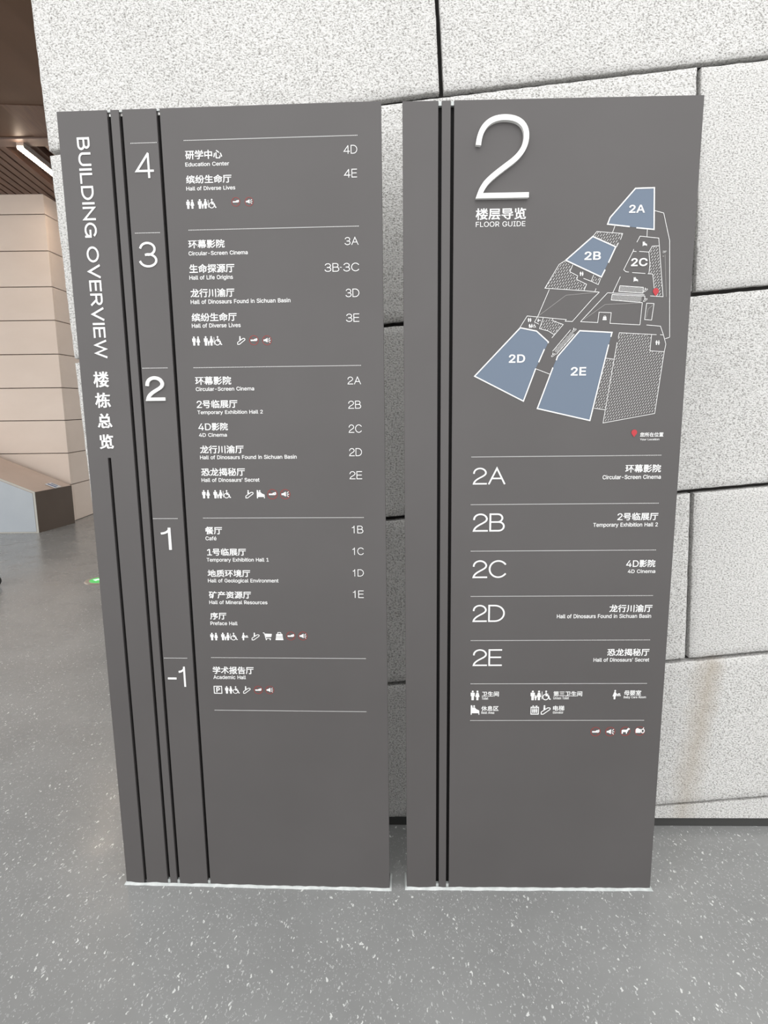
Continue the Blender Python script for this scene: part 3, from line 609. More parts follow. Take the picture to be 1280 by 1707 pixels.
# ------------------------------------------------------------------ flat print: everything is drawn in (u, v) on the sign face
class Ink:
    """Collects flat polygons (u, v); build() lays them on the sign face, raised by lift, with thickness thick."""
    def __init__(self):
        self.polys = []
        self.layer = {}
        self.cur = 0
    def poly(self, pts):
        a = sum(p[0] * q[1] - q[0] * p[1] for p, q in zip(pts, pts[1:] + pts[:1]))
        if abs(a) > 1e-12:
            self.polys.append(pts if a > 0 else pts[::-1])
            self.layer[len(self.polys) - 1] = self.cur
    def disc(self, x, y, rx, ry=None, n=16):
        ry = ry or rx
        self.poly([(x + rx * math.cos(t * 2 * math.pi / n), y + ry * math.sin(t * 2 * math.pi / n)) for t in range(n)])
    def stroke(self, pts, w, closed=False):
        pts = [p for i, p in enumerate(pts) if i == 0 or (abs(p[0] - pts[i - 1][0]) + abs(p[1] - pts[i - 1][1])) > 1e-9]
        if closed and len(pts) > 2 and abs(pts[0][0] - pts[-1][0]) + abs(pts[0][1] - pts[-1][1]) < 1e-9:
            pts = pts[:-1]
        n = len(pts)
        if n < 2:
            return
        h = w / 2
        self.cur += 1
        def nrm(a, b):
            dx, dy = b[0] - a[0], b[1] - a[1]
            l = math.hypot(dx, dy) or 1e-9
            return (-dy / l, dx / l)
        L, R = [], []
        for i in range(n):
            p = pts[i]
            a = nrm(pts[i - 1], p) if (i > 0 or closed) else None
            b = nrm(p, pts[(i + 1) % n]) if (i < n - 1 or closed) else None
            a = a or b; b = b or a
            mx, my = a[0] + b[0], a[1] + b[1]
            d = mx * mx + my * my
            if d < 0.25:
                k = (a[0], a[1])
            else:
                k = (2 * mx / d, 2 * my / d)
                l = math.hypot(*k)
                if l > 2.5:
                    k = (k[0] * 2.5 / l, k[1] * 2.5 / l)
            L.append((p[0] + k[0] * h, p[1] + k[1] * h))
            R.append((p[0] - k[0] * h, p[1] - k[1] * h))
        for i in range(n if closed else n - 1):
            j = (i + 1) % n
            self.poly([R[i], R[j], L[j], L[i]])
    def ring(self, x, y, r, w, n=28, ry=None):
        ry = ry or r
        self.stroke([(x + r * math.cos(t * 2 * math.pi / n), y + ry * math.sin(t * 2 * math.pi / n)) for t in range(n)], w, True)
    def fit(self, u0, u1, v0, v1):
        xs = [p[0] for q in self.polys for p in q]; ys = [p[1] for q in self.polys for p in q]
        ax, bx, ay, by = min(xs), max(xs), min(ys), max(ys)
        sx = (u1 - u0) / max(bx - ax, 1e-9); sy = (v1 - v0) / max(by - ay, 1e-9)
        self.polys = [[(u0 + (x - ax) * sx, v0 + (y - ay) * sy) for x, y in q] for q in self.polys]
        return self
    def move(self, fn):
        self.polys = [[fn(x, y) for x, y in q] for q in self.polys]
        return self
    def build(self, name, material, parent, lift=0.0006, thick=0.0):
        bm = bmesh.new()
        for i, q in enumerate(self.polys):
            z = lift + 0.00004 * (self.layer.get(i, 0) % 6)
            if thick:
                add_prism(bm, list(q), -z - thick, -lift + 0.0005)
            else:
                bm.faces.new([bm.verts.new((x, -z, y)) for x, y in q])
        return obj(name, bm, material, parent)

def arc(cx, cy, rx, ry, a0, a1, n=14):
    return [(cx + rx * math.cos(math.radians(a0 + (a1 - a0) * i / n)), cy + ry * math.sin(math.radians(a0 + (a1 - a0) * i / n))) for i in range(n + 1)]

def bez(p0, p1, p2, p3, n=14):
    out = []
    for i in range(n + 1):
        t = i / n; s = 1 - t
        out.append(tuple(s ** 3 * a + 3 * s * s * t * b + 3 * s * t * t * c + t ** 3 * d for a, b, c, d in zip(p0, p1, p2, p3)))
    return out

# light single-stroke lettering: centre lines in a box of height 1, with each letter's width
def bowl(x0, x1, y0, y1, n=10):
    """Right-hand bowl from (x0,y1) round to (x0,y0)."""
    r = (y1 - y0) / 2
    xc = max(x0, x1 - r * 0.95)
    return [(x0, y1)] + arc(xc, (y0 + y1) / 2, x1 - xc, r, 90, -90, n) + [(x0, y0)]
GLYPH = {
    'A': (.80, [[(0, 0), (.40, 1), (.80, 0)], [(.14, .34), (.66, .34)]]),
    'B': (.66, [[(0, 0), (0, 1)], bowl(0, .58, .53, 1), bowl(0, .66, 0, .53)]),
    'C': (.84, [arc(.43, .5, .43, .5, 38, 322, 24)]),
    'D': (.76, [[(0, 0), (0, 1)], bowl(0, .76, 0, 1, 16)]),
    'E': (.60, [[(.60, 1), (0, 1), (0, 0), (.60, 0)], [(0, .52), (.56, .52)]]),
    'F': (.56, [[(.56, 1), (0, 1), (0, 0)], [(0, .50), (.50, .50)]]),
    'G': (.86, [arc(.43, .5, .43, .5, 42, 330, 24) + [(.84, .46), (.46, .46)], [(.84, .46), (.84, 0)]]),
    'I': (.0, [[(0, 0), (0, 1)]]),
    'L': (.54, [[(0, 1), (0, 0), (.54, 0)]]),
    'N': (.74, [[(0, 0), (0, 1), (.74, 0), (.74, 1)]]),
    'O': (.92, [arc(.46, .5, .46, .5, 0, 360, 32)]),
    'R': (.66, [[(0, 0), (0, 1)], bowl(0, .64, .48, 1), [(.36, .48), (.68, 0)]]),
    'U': (.72, [[(0, 1), (0, .34)] + arc(.36, .34, .36, .34, 180, 360, 14) + [(.72, 1)]]),
    'V': (.76, [[(0, 1), (.38, 0), (.76, 1)]]),
    'W': (1.12, [[(0, 1), (.28, 0), (.56, 1), (.84, 0), (1.12, 1)]]),
    '1': (.26, [[(.26, 0), (.26, 1)], bez((.03, .77), (.12, .78), (.20, .84), (.25, .93), 6)]),
    '2': (.64, [arc(.32, .69, .31, .31, 178, 10, 16) + bez((.625, .70), (.62, .45), (.06, .38), (0, 0), 12) + [(.64, 0)]]),
    '3': (.64, [arc(.31, .745, .29, .255, 165, -80, 14) + [(.24, .50)], [(.24, .50)] + arc(.31, .26, .33, .26, 92, -165, 16)]),
    '4': (.72, [[(.54, 0), (.54, .96)], [(.53, .98), (0, .26), (.72, .26)]]),
    '-': (.34, [[(0, .40), (.34, .40)]]),
    '·': (.0, [[(-.05, .5), (.05, .5)]]),
    ' ': (.12, []),
}
def stroke_text(s, w, gap=.20, square=True):
    """Ink of the word s with stroke width w, cap height 1 overall."""
    ink = Ink(); x = 0.0
    for ch in s:
        gw, paths = GLYPH[ch]
        for pth in paths:
            closed = math.dist(pth[0], pth[-1]) < 1e-6 and len(pth) > 4
            line = [(x + w / 2 + a, w / 2 + b * (1 - w)) for a, b in pth]
            if not closed:                       # square ends
                for i, j in ((0, 1), (-1, -2)):
                    dx, dy = line[i][0] - line[j][0], line[i][1] - line[j][1]
                    d = math.hypot(dx, dy) or 1e-9
                    line[i] = (line[i][0] + dx / d * w / 2, line[i][1] + dy / d * w / 2)
            ink.stroke(line, w, closed)
        x += gw + w + gap + (.22 if ch == '1' else .12 if ch == '·' else 0)
    return ink

def inside(p, poly):
    c = False
    for (x0, y0), (x1, y1) in zip(poly, poly[1:] + poly[:1]):
        if (y0 > p[1]) != (y1 > p[1]) and p[0] < (x1 - x0) * (p[1] - y0) / (y1 - y0) + x0:
            c = not c
    return c

# printed type: Han characters from the built-in typeface, Latin letters from the outlines above; made a little bolder along their contour
def face_ink(cu, bold):
    tmp = bpy.data.objects.new('type', cu)
    COL.objects.link(tmp)
    dg = bpy.context.evaluated_depsgraph_get()
    me = bpy.data.meshes.new_from_object(tmp.evaluated_get(dg))
    bpy.data.objects.remove(tmp); bpy.data.curves.remove(cu)
    bm = bmesh.new(); bm.from_mesh(me); bpy.data.meshes.remove(me)
    bmesh.ops.remove_doubles(bm, verts=bm.verts, dist=1e-5)
    ink = Ink()
    for f in bm.faces:
        ink.poly([(v.co.x, v.co.y) for v in f.verts])
    if bold:
        bm.edges.index_update()
        outn = {}
        edges = [e for e in bm.edges if len(e.link_faces) == 1]
        for e in edges:
            a, b = (v.co.to_2d() for v in e.verts)
            c = e.link_faces[0].calc_center_median().to_2d()
            d = b - a
            n = Vector((-d.y, d.x))
            if n.length < 1e-9:
                continue
            n.normalize()
            if (c - a).dot(n) > 0:
                n = -n
            for v in e.verts:
                outn.setdefault(v, []).append(n)
        off = {}
        for v, ns in outn.items():
            sm = sum(ns, Vector((0, 0)))
            k = sm.length_squared
            vec = sm * (len(ns) / k) if k > 0.3 else ns[0]
            if vec.length > 1.6:
                vec = vec * (1.6 / vec.length)
            off[v] = v.co.to_2d() + vec * bold
        for e in edges:
            a, b = e.verts
            if a in off and b in off:
                ink.cur = 1 + (e.index % 3)
                ink.poly([a.co.to_2d()[:], b.co.to_2d()[:], off[b][:], off[a][:]])
    bm.free()
    return ink

def han_ink(s, bold):
    cu = bpy.data.curves.new('type', 'FONT')
    cu.body = s
    cu.resolution_u = 3
    return face_ink(cu, bold)

LATIN_CAP = 254.0
def signed(pts):
    return sum(p[0] * q[1] - q[0] * p[1] for p, q in zip(pts, pts[1:] + pts[:1]))

def latin_ink(s, bold, gap=-4):
    """Letters with cap height 1. Strokes of a letter that overlap are filled one by one, on layers of their own."""
    passes = ([], [], [])
    x = 0.0
    for ch in s:
        if ch == ' ':
            x += 118; continue
        adv, cs = LETTERS[ch]
        loops = [[tuple(int(t) for t in p.split(',')) for p in c.split()] for c in cs]
        sign = signed(max(loops, key=lambda l: abs(signed(l)))) > 0
        solids = [l for l in loops if (signed(l) > 0) == sign]
        holes = [l for l in loops if (signed(l) > 0) != sign]
        for i, l in enumerate(solids):
            mine = [h for h in holes if l is max(solids, key=lambda o: inside(h[0], o) * 2 + (o is l))] if len(solids) > 1 else holes
            passes[i % 3].extend([[((x + a) / LATIN_CAP, b / LATIN_CAP) for a, b in q] for q in [l] + mine])
        x += adv + gap
    out = Ink()
    for n, loops in enumerate(passes):
        if not loops:
            continue
        cu = bpy.data.curves.new('type', 'CURVE')
        cu.dimensions = '2D'; cu.fill_mode = 'BOTH'
        for pts in loops:
            sp = cu.splines.new('POLY'); sp.points.add(len(pts) - 1); sp.use_cyclic_u = True
            for q, (px, py) in zip(sp.points, pts):
                q.co = (px, py, 0, 1)
        k = face_ink(cu, bold)
        base = len(out.polys)
        out.polys += k.polys
        out.layer.update({base + i: l + n * 2 for i, l in k.layer.items()})
    return out

def latin(s, u0, u1, base, cap, bold):
    """Latin words: cap height cap above the base line, squeezed or stretched to run from u0 to u1."""
    ink = latin_ink(s, bold)
    xs = [p[0] for q in ink.polys for p in q]
    ax, sx, sy = min(xs), (u1 - u0) / (max(xs) - min(xs)), cap
    return ink.move(lambda x, y: (u0 + (x - ax) * sx, base + y * sy))

def name_ink(s, bold):
    """A hall's name: Han characters, sometimes led by a Latin letter or figure."""
    lead = ''.join(c for c in s if ord(c) < 128)
    han = han_ink(s[len(lead):], bold)
    ys = [p[1] for q in han.polys for p in q]
    lo, hi = min(ys), max(ys)
    han.move(lambda x, y: (x, (y - lo) / (hi - lo)))
    if lead:
        k = latin_ink(lead, bold * .6)
        xs = [p[0] for q in k.polys for p in q]
        hx = min(p[0] for q in han.polys for p in q)
        w = (max(xs) - min(xs)) * .86 * 1.05
        k.move(lambda x, y: (hx - w * (hi - lo) * 1.02 - .04 + (x - min(xs)) * .86 * 1.05 * (hi - lo), .06 + y * .84))
        base = len(han.polys)
        han.polys += k.polys
        han.layer.update({base + i: l for i, l in k.layer.items()})
    return han

# ------------------------------------------------------------------ pictograms, drawn in a box of height 1
def pic_man(k, x, s=1.0):
    k.disc(x + .21 * s, .90 * s, .10 * s)
    k.poly([(x, .78 * s), (x + .42 * s, .78 * s), (x + .42 * s, .42 * s), (x + .34 * s, .42 * s), (x + .33 * s, 0), (x + .09 * s, 0), (x + .08 * s, .42 * s), (x, .42 * s)])
def pic_woman(k, x, s=1.0):
    k.disc(x + .23 * s, .90 * s, .10 * s)
    k.poly([(x + .12 * s, .78 * s), (x + .34 * s, .78 * s), (x + .46 * s, .34 * s), (x + .34 * s, .34 * s), (x + .34 * s, 0), (x + .12 * s, 0), (x + .12 * s, .34 * s), (x, .34 * s)])
def pic_wheelchair(k, x):
    k.disc(x + .40, .91, .09)
    k.stroke([(x + .40, .80), (x + .40, .46), (x + .66, .46), (x + .76, .10), (x + .88, .10)], .10)
    k.stroke([(x + .40, .64), (x + .62, .64)], .07)
    k.ring(x + .36, .32, .28, .08)
def pic_escalator(k):
    ang = math.degrees(math.atan2(.40, .58))
    k.stroke([(.04, .05)] + arc(.22, .16, .11, .11, 270, 270 + ang, 4) + arc(.86, .62, .11, .11, 270 + ang, 440, 8) + [(.72, .73)] + arc(.14, .22, .11, .11, 90 + ang, 200, 6), .085, True)
    k.disc(.36, .91, .09); k.poly([(.27, .80), (.45, .80), (.45, .56), (.27, .42)])
def pic_rest(k):
    k.disc(.38, .90, .10)
    k.poly([(0, 1), (.16, 1), (.22, .70), (.30, .78), (.48, .76), (.62, .60), (.98, .44), (1.0, 0), (.90, 0), (.90, .16), (.12, .16), (.12, 0), (0, 0)])
def pic_baby(k):
    k.disc(.30, .91, .10); k.poly([(.20, .79), (.38, .79), (.44, .60), (.46, .34), (.38, .34), (.36, 0), (.16, 0), (.14, .34), (0, .30)])
    k.stroke([(.36, .70), (.52, .52), (.68, .52)], .08); k.stroke([(.50, .40), (1.0, .40)], .08); k.poly([(.62, .50), (.94, .50), (.90, .64), (.66, .64)])
def pic_cart(k):
    k.stroke([(0, .96), (.14, .96), (.32, .22), (.92, .22)], .08); k.poly([(.14, .86), (1.05, .82), (.98, .42), (.24, .38)])
    k.disc(.38, .07, .08); k.disc(.84, .07, .08)
def pic_bag(k):
    k.poly([(.12, .78), (.88, .78), (.91, .54), (.09, .54)]); k.poly([(.085, .50), (.915, .50), (.935, .40), (.065, .40)]); k.poly([(.06, .36), (.94, .36), (.955, .26), (.045, .26)]); k.poly([(.04, .22), (.96, .22), (1, 0), (0, 0)])
    k.stroke([(.30, .76), (.32, .96), (.68, .96), (.70, .76)], .08)
def pic_parking(k):
    k.stroke([(.05, .05), (.95, .05), (.95, .95), (.05, .95)], .10, True); k.stroke([(.36, .18), (.36, .82)], .13)
    k.stroke([(.36, .77)] + arc(.52, .62, .17, .15, 90, -90, 8) + [(.36, .47)], .12)
def pic_elevator(k):
    k.stroke([(.05, .05), (.95, .05), (.95, .82), (.05, .82)], .10, True)
    for x in (.28, .50, .72):
        k.disc(x, .66, .07); k.poly([(x - .09, .57), (x + .09, .57), (x + .06, .18), (x - .06, .18)])
    k.stroke([(.20, .92), (.30, 1.0), (.40, .92)], .07); k.stroke([(.60, 1.0), (.70, .92), (.80, 1.0)], .07)
def pic_smoke(k):
    k.poly([(.16, .42), (.78, .42), (.78, .56), (.16, .56)]); k.stroke([(.52, .58), (.80, .66), (.82, .48)], .07)
def pic_megaphone(k):
    k.poly([(.14, .42), (.26, .42), (.26, .58), (.14, .58)]); k.poly([(.26, .44), (.56, .28), (.56, .74), (.26, .58)])
    for a in (35, 0, -35):
        k.stroke([(.60 + .06 * math.cos(math.radians(a)), .50 + .10 * math.sin(math.radians(a)) * 1.6), (.60 + .26 * math.cos(math.radians(a)), .50 + .30 * math.sin(math.radians(a)) * 1.4)], .06)
def pic_dog(k):
    k.poly([(.14, .30), (.14, .62), (.24, .66), (.60, .66), (.74, .84), (.90, .78), (.90, .68), (.76, .62), (.72, .48), (.66, .44), (.64, .28), (.56, .28), (.54, .44), (.28, .44), (.26, .28), (.18, .28)])
def pic_camera(k):
    k.poly([(.08, .34), (.56, .34), (.56, .70), (.40, .70), (.34, .78), (.18, .78), (.08, .66)]); k.ring(.76, .52, .14, .08, ry=.18); k.stroke([(.80, .70), (.84, .86)], .06)
def pictogram(kind):
    k = Ink()
    if kind == 'toilets':
        pic_man(k, 0); pic_woman(k, .48)
    elif kind == 'family':
        pic_man(k, 0); pic_man(k, .40, .52); pic_woman(k, .60); k.stroke([(1.14, .10), (1.14, .90)], .05); pic_wheelchair(k, 1.14)
    elif kind == 'toiletwheel':
        pic_man(k, 0); pic_woman(k, .48); pic_wheelchair(k, .92)
    else:
        {'escalator': pic_escalator, 'rest': pic_rest, 'baby': pic_baby, 'cart': pic_cart, 'bag': pic_bag, 'parking': pic_parking,
         'elevator': pic_elevator, 'smoke': pic_smoke, 'mega': pic_megaphone, 'dog': pic_dog, 'camera': pic_camera}[kind](k)
    return k
PIC_LABEL = {'toilets': 'white man and woman toilet pictogram', 'family': 'white family toilet and wheelchair pictogram',
    'toiletwheel': 'white toilet and wheelchair pictogram', 'escalator': 'white escalator pictogram', 'rest': 'white rest area seat pictogram',
    'baby': 'white baby care pictogram', 'cart': 'white shopping cart pictogram', 'bag': 'white bag pictogram', 'parking': 'white boxed letter P',
    'elevator': 'white lift pictogram', 'smoke': 'white cigarette in a dull red ban ring', 'mega': 'white megaphone in a dull red ban ring',
    'dog': 'white dog in a dull red ban ring', 'camera': 'white food and drink pictogram in a dull red ban ring'}
def add_pictograms(rows, root):
    for kind, u0, u1, v0, v1 in rows:
        k = pictogram(kind)
        if kind in ('smoke', 'mega', 'dog', 'camera'):
            w, h = u1 - u0, v1 - v0
            k.move(lambda x, y: (u0 + w * .5 + (x - .49) * w * 1.25, v0 + h * .5 + (y - .5) * h * 1.25))
            o = k.build('pictogram', M_WHITE, root, 0.0010)
            r = Ink()
            r.ring((u0 + u1) / 2, (v0 + v1) / 2, w * .56, w * .07)
            r.stroke([(u0 + w * .11, v1 - h * .11), (u1 - w * .11, v0 + h * .11)], w * .05)
            rg = r.build('ban_ring', M_RED, o, 0.0005)
        else:
            o = k.fit(u0, u1, v0, v1).build('pictogram', M_WHITE, root)
        o['label'] = PIC_LABEL[kind]

def dotted(u0, u1, v, root, pitch=0.00375):
    k = Ink(); n = int(round((u1 - u0) / pitch))
    for i in range(n):
        x = u0 + (u1 - u0) * i / n
        k.poly([(x, v - .0009), (x + pitch * .5, v - .0009), (x + pitch * .5, v + .0009), (x, v + .0009)])
    return k.build('dotted_rule', M_WHITE, root)

def add_texts(rows, root):
    for kind, s, u0, u1, b, h in rows:
        if kind == 'cn':
            name_ink(s, .020).fit(u0, u1, b, b + h).build('name_lettering', M_WHITE, root)
        elif kind == 'en':
            latin(s, u0, u1, b, h, .022 if h < .0115 else .0).build('translation_lettering', M_WHITE, root)
        elif kind == 'cd':
            stroke_text(s, .085, .13).fit(u0, u1, b, b + h).build('hall_code', M_WHITE, root)
        elif kind == 'co':
            stroke_text(s, .085, .07).fit(u0, u1, b, b + h).build('hall_code', M_WHITE, root)
        elif kind == 'no':
            stroke_text(s, .085, .10).fit(u0, u1, b, b + h).build('floor_numeral', M_WHITE, root, 0.0005, 0.0015)
        elif kind == 'nb':
            o = stroke_text(s, .135, .10).fit(u0, u1, b, b + h).build('floor_numeral', M_ACRYL, root, 0.0005, 0.005)
            o['label'] = 'bold raised white numeral 2'
        elif kind == 'vc':
            han_ink(s, .022).fit(u0, u1, b, b + h).build('title_lettering', M_WHITE, root, 0.0005, 0.0012)
        elif kind == 'mb':
            latin(s, u0, u1, b, h, .035).build('room_code', M_WHITE, root, 0.0014)

# ------------------------------------------------------------------ the setting: floor
bm = bmesh.new()
add_box(bm, -9.0, 5.0, -5.0, 12.0, -0.10, 0.0)
struct(obj('floor', bm, M_FLOOR))

# ------------------------------------------------------------------ granite wall of large tilted courses
WALL_P, WALL_A = Vector((0.01902, 1.99673, 0.0)), -0.023621
def course(key, u):
    pts = {'j4': [(-1.2, -.105), (0, -.004), (2.6, .235)], 'j3': [(-1.2, .415), (0, .5335), (.92, .610), (2.6, .770)],
           'j2': [(-1.2, .982), (0, 1.0985), (.92, 1.1765), (2.6, 1.318)], 'j1': [(-1.2, 1.584), (0, 1.6995), (.92, 1.777), (2.6, 1.91)],
           'j0': [(-1.2, 2.178), (0, 2.3175), (.16, 2.334), (1.08, 2.413), (2.6, 2.545)], 'top': [(-1.2, 2.83), (0, 2.96), (2.6, 3.18)],
           'top2': [(-1.2, 3.45), (0, 3.58), (2.6, 3.80)], 'foot': [(-1.2, .032), (2.6, .036)]}[key]
    for (a, va), (b, vb) in zip(pts, pts[1:]):
        if u <= b:
            return va + (vb - va) * (u - a) / (b - a)
    return pts[-1][1]
def edge_u(v):
    return -0.965 - 0.030 * (v - 1.11) if v > 1.11 else -0.965 + 0.07 * (1.11 - v)
bm = bmesh.new()
add_box(bm, -0.872, 2.55, 0.030, 6.0, 0.0, 3.75)
wall = struct(obj('wall_back', bm, M_JOINT))
wall.location = WALL_P; wall.rotation_euler = (0, 0, WALL_A)
bm = bmesh.new()
add_box(bm, -0.87, 2.55, 0.006, 0.60, 0.0, 0.034)
obj('plinth_strip', bm, M_PLINTH, wall)['label'] = 'dark recessed strip under the stone blocks'
GAP = 0.0065
def slab(lo, hi, uL, uR, step=0.013):
    """One block: between two course lines; uL and uR give its ends as functions of the height."""
    bm = bmesh.new()
    push = random.uniform(-0.0015, 0.0015)
    um = (uL(1.0) + uR(1.0)) / 2
    ln = uR(1.0) - uL(1.0)
    ht = course(hi, um) - course(lo, um) if lo != 'foot' else course(hi, um) - .03
    nu, nv = max(4, int(ln / step)), max(3, int(ht / step))
    grid = []
    for j in range(nv + 1):
        row = []
        for i in range(nu + 1):
            s, t = i / nu, j / nv
            # the second row from each rim sits close to it, so only the arris itself is worn
            s = (.0035 / ln if i == 1 else 1 - .0035 / ln if i == nu - 1 else s)
            t = (.0035 / ht if j == 1 else 1 - .0035 / ht if j == nv - 1 else t)
            ug = um + (s - .5) * ln
            va = max(course(lo, ug), course('foot', ug) - GAP if lo == 'j4' else -1) + GAP
            vb = course(hi, ug) - GAP
            v = va + (vb - va) * t
            a, b = uL(v) + GAP * (uL(v) > -0.9), uR(v) - GAP
            u = a + (b - a) * s
            d = min((u - a), (b - u), (v - va), (vb - v))
            r = noise.noise((u * 38, v * 38, 3.1)) * 0.5 + noise.noise((u * 90, v * 90, 7.7)) * 0.5
            y = 0.0014 * r + push
            rim = i in (0, nu) or j in (0, nv)
            if rim:
                y += 0.0035
                w = noise.noise((u * 45, v * 45, 1.3)) * 0.0016
                u += w if (s == 0 or s == 1) else 0
                v += w if (t == 0 or t == 1) else 0
            row.append(bm.verts.new((u, y, v)))
        grid.append(row)
    for j in range(nv):
        for i in range(nu):
            f = bm.faces.new((grid[j][i], grid[j][i + 1], grid[j + 1][i + 1], grid[j + 1][i])); f.smooth = True
    rimv = grid[0] + [r[-1] for r in grid[1:]] + grid[-1][-2::-1] + [r[0] for r in grid[-2:0:-1]]
    back = [bm.verts.new((v.co.x, 0.09, v.co.z)) for v in rimv]
    n = len(rimv)
    for i in range(n):
        j = (i + 1) % n
        bm.faces.new((rimv[j], rimv[i], back[i], back[j]))
    obj('stone_block', bm, M_STONE, wall)
def at(u0, v0, k):
    return lambda v: u0 + (v - v0) * k
RIGHT = lambda v: 2.5
slab('j4', 'j3', edge_u, at(.10, .3, -.045)); slab('j4', 'j3', at(.10, .3, -.045), RIGHT)
slab('j3', 'j2', edge_u, at(-.2, .8, -.045)); slab('j3', 'j2', at(-.2, .8, -.045), at(.970, .89, -.040)); slab('j3', 'j2', at(.970, .89, -.040), RIGHT)
slab('j2', 'j1', edge_u, at(.3, 1.4, -.045)); slab('j2', 'j1', at(.3, 1.4, -.045), RIGHT)
slab('j1', 'j0', edge_u, at(-.35, 2.0, -.045)); slab('j1', 'j0', at(-.35, 2.0, -.045), at(.906, 2.08, -.048)); slab('j1', 'j0', at(.906, 2.08, -.048), RIGHT)
slab('j0', 'top', edge_u, at(.154, 2.46, -.060)); slab('j0', 'top', at(.154, 2.46, -.060), RIGHT)
slab('top', 'top2', edge_u, at(.9, 3.3, -.05), .03); slab('top', 'top2', at(.9, 3.3, -.05), RIGHT, .03)
bm = bmesh.new(); add_box(bm, -0.884, -0.868, 0.088, 6.0, 0.0, 3.75)
obj('end_return', bm, M_STONE, wall)
# the sliver of the low course under its sloping bed joint, right of the signs
bm = bmesh.new()
add_prism(bm, [(.40, .032), (2.5, .036), (2.5, course('j4', 2.5) - GAP), (.44, .034)], 0.0005, 0.09)
o = obj('stone_block', bm, M_STONE, wall); bevel_obj(o, 0.002)

# ------------------------------------------------------------------ far interior, left of the granite wall
# pale sandstone wall in courses, with its end turned away to the right
PX, PY = -4.02, 8.05
bm = bmesh.new()
add_box(bm, -7.5, PX - 0.02, PY + 0.02, 11.5, 0.0, 3.955)
wl_ = struct(obj('wall_left', bm, M_PINKJ))
zs = [0.0, .475, .88, 1.295, 1.70, 2.11, 2.515, 2.91, 3.325, 3.74, 3.97]
bm = bmesh.new()
for z0, z1 in zip(zs, zs[1:]):
    add_box(bm, -7.5, PX, PY, PY + 0.05, z0 + .0045, z1 - .0045)
    add_box(bm, PX - 0.05, PX, PY + .0502, 11.5, z0 + .0045, z1 - .0045)
o = obj('stone_course', bm, M_PINK, wl_); bevel_obj(o, 0.004)
# brown lower soffit over the passage, its lip coloured paler for the front light it faces, and the slatted soffit behind it
bm = bmesh.new()
add_box(bm, -9.0, -1.30, 3.2, 6.45, 3.97, 4.25)
sof = struct(obj('trim_1', bm, M_BROWN))
bm = bmesh.new(); add_box(bm, -9.0, -1.30, 6.451, 6.63, 3.955, 4.25)
struct(obj('trim_2', bm, M_LIP))
bm = bmesh.new()
add_box(bm, -7.5, -1.2, 6.60, 11.5, 4.055, 4.15)
ceil = struct(obj('ceiling', bm, M_VOID))
bm = bmesh.new()
x = 0.13
while x > -2.6:
    if not (-0.17 < x - .035 < 0.13):
        add_box(bm, x - .074, x, -.9, 3.4, 3.965, 4.049)
    x -= 0.094
add_box(bm, .225, 2.2, -.9, 3.4, 3.965, 4.049)
add_box(bm, .06, .13, -.9, 3.4, 3.985, 4.049)
add_box(bm, -.17, .06, -.9, 3.4, 4.030, 4.049)
slats = obj('ceiling_slat', bm, M_SLAT, ceil)
slats.location = (-3.49, 6.66, 0); slats.rotation_euler = (0, 0, .10)
led = thing('linear_light', 'lit white linear light in the brown slatted ceiling', 'ceiling light', (-3.435, 6.53, 3.962), .06)
bm = bmesh.new(); add_box(bm, -.034, .034, .0, 1.6, -.055, 0.0); obj('light_housing', bm, M_ALU, led)
bm = bmesh.new(); add_box(bm, -.027, .027, -0.004, 1.596, -.064, -.040); obj('light_diffuser', bm, M_LED, led)

# angular counter in front of the sandstone wall: falling top, pale panelled front, brown end
ctr = thing('angular_counter', 'low angular counter with pale blue front and brown end by the sandstone wall', 'counter', (-4.08, 7.31, 0))
prof = [(-2.6, 0), (0, 0), (0, .487), (-.40, .655), (-1.30, 1.033), (-2.6, 1.033)]
S_BACK = Vector((0.13, 0.60))
def sheared(bm, pts, y0, y1):
    """Prism of the profile, its depth running along the counter's end face."""
    add_prism(bm, list(pts), y0, y1)
bm = bmesh.new()
fr = [Vector((x, 0, z)) for x, z in prof]
bk = [Vector((x + S_BACK.x, S_BACK.y, z)) for x, z in prof]
vs = [bm.verts.new(p) for p in fr]; vb = [bm.verts.new(p) for p in bk]
bm.faces.new(vs); bm.faces.new(vb[::-1])
for i in range(len(prof)):
    j = (i + 1) % len(prof)
    bm.faces.new([vs[j], vs[i], vb[i], vb[j]])
obj('counter_body', bm, M_CTOP, ctr)
def offset_quad(bm, pts, n, d):
    a = [bm.verts.new(p) for p in pts]; b = [bm.verts.new(p + n * d) for p in pts]
    bm.faces.new(b)
    k = len(pts)
    for i in range(k):
        bm.faces.new([a[i], a[(i + 1) % k], b[(i + 1) % k], b[i]])
bm = bmesh.new()
offset_quad(bm, [Vector((-2.6, 0, .012)), Vector((-.028, 0, .012)), Vector((-.028, 0, .470)), Vector((-.40, 0, .628)), Vector((-1.31, 0, 1.010)), Vector((-2.6, 0, 1.010))], Vector((0, -1, 0)), .006)
obj('front_panel', bm, M_CFRONT, ctr)['label'] = 'pale blue grey front panel'
bm = bmesh.new()
offset_quad(bm, [Vector((-.022, 0, .0)), Vector((0, 0, 0)), Vector((0, 0, .487)), Vector((-.022, 0, .478))], Vector((0, -1, 0)), .008)
offset_quad(bm, [Vector((-.022, 0, .478)), Vector((0, 0, .487)), Vector((-1.30, 0, 1.033)), Vector((-1.30, 0, 1.014))], Vector((0, -1, 0)), .008)
offset_quad(bm, [Vector((-2.6, 0, 0)), Vector((-.022, 0, 0)), Vector((-.022, 0, .010)), Vector((-2.6, 0, .010))], Vector((0, -1, 0)), .008)
obj('edge_trim', bm, M_CTRIM, ctr)['label'] = 'pale edge trim'
bm = bmesh.new()
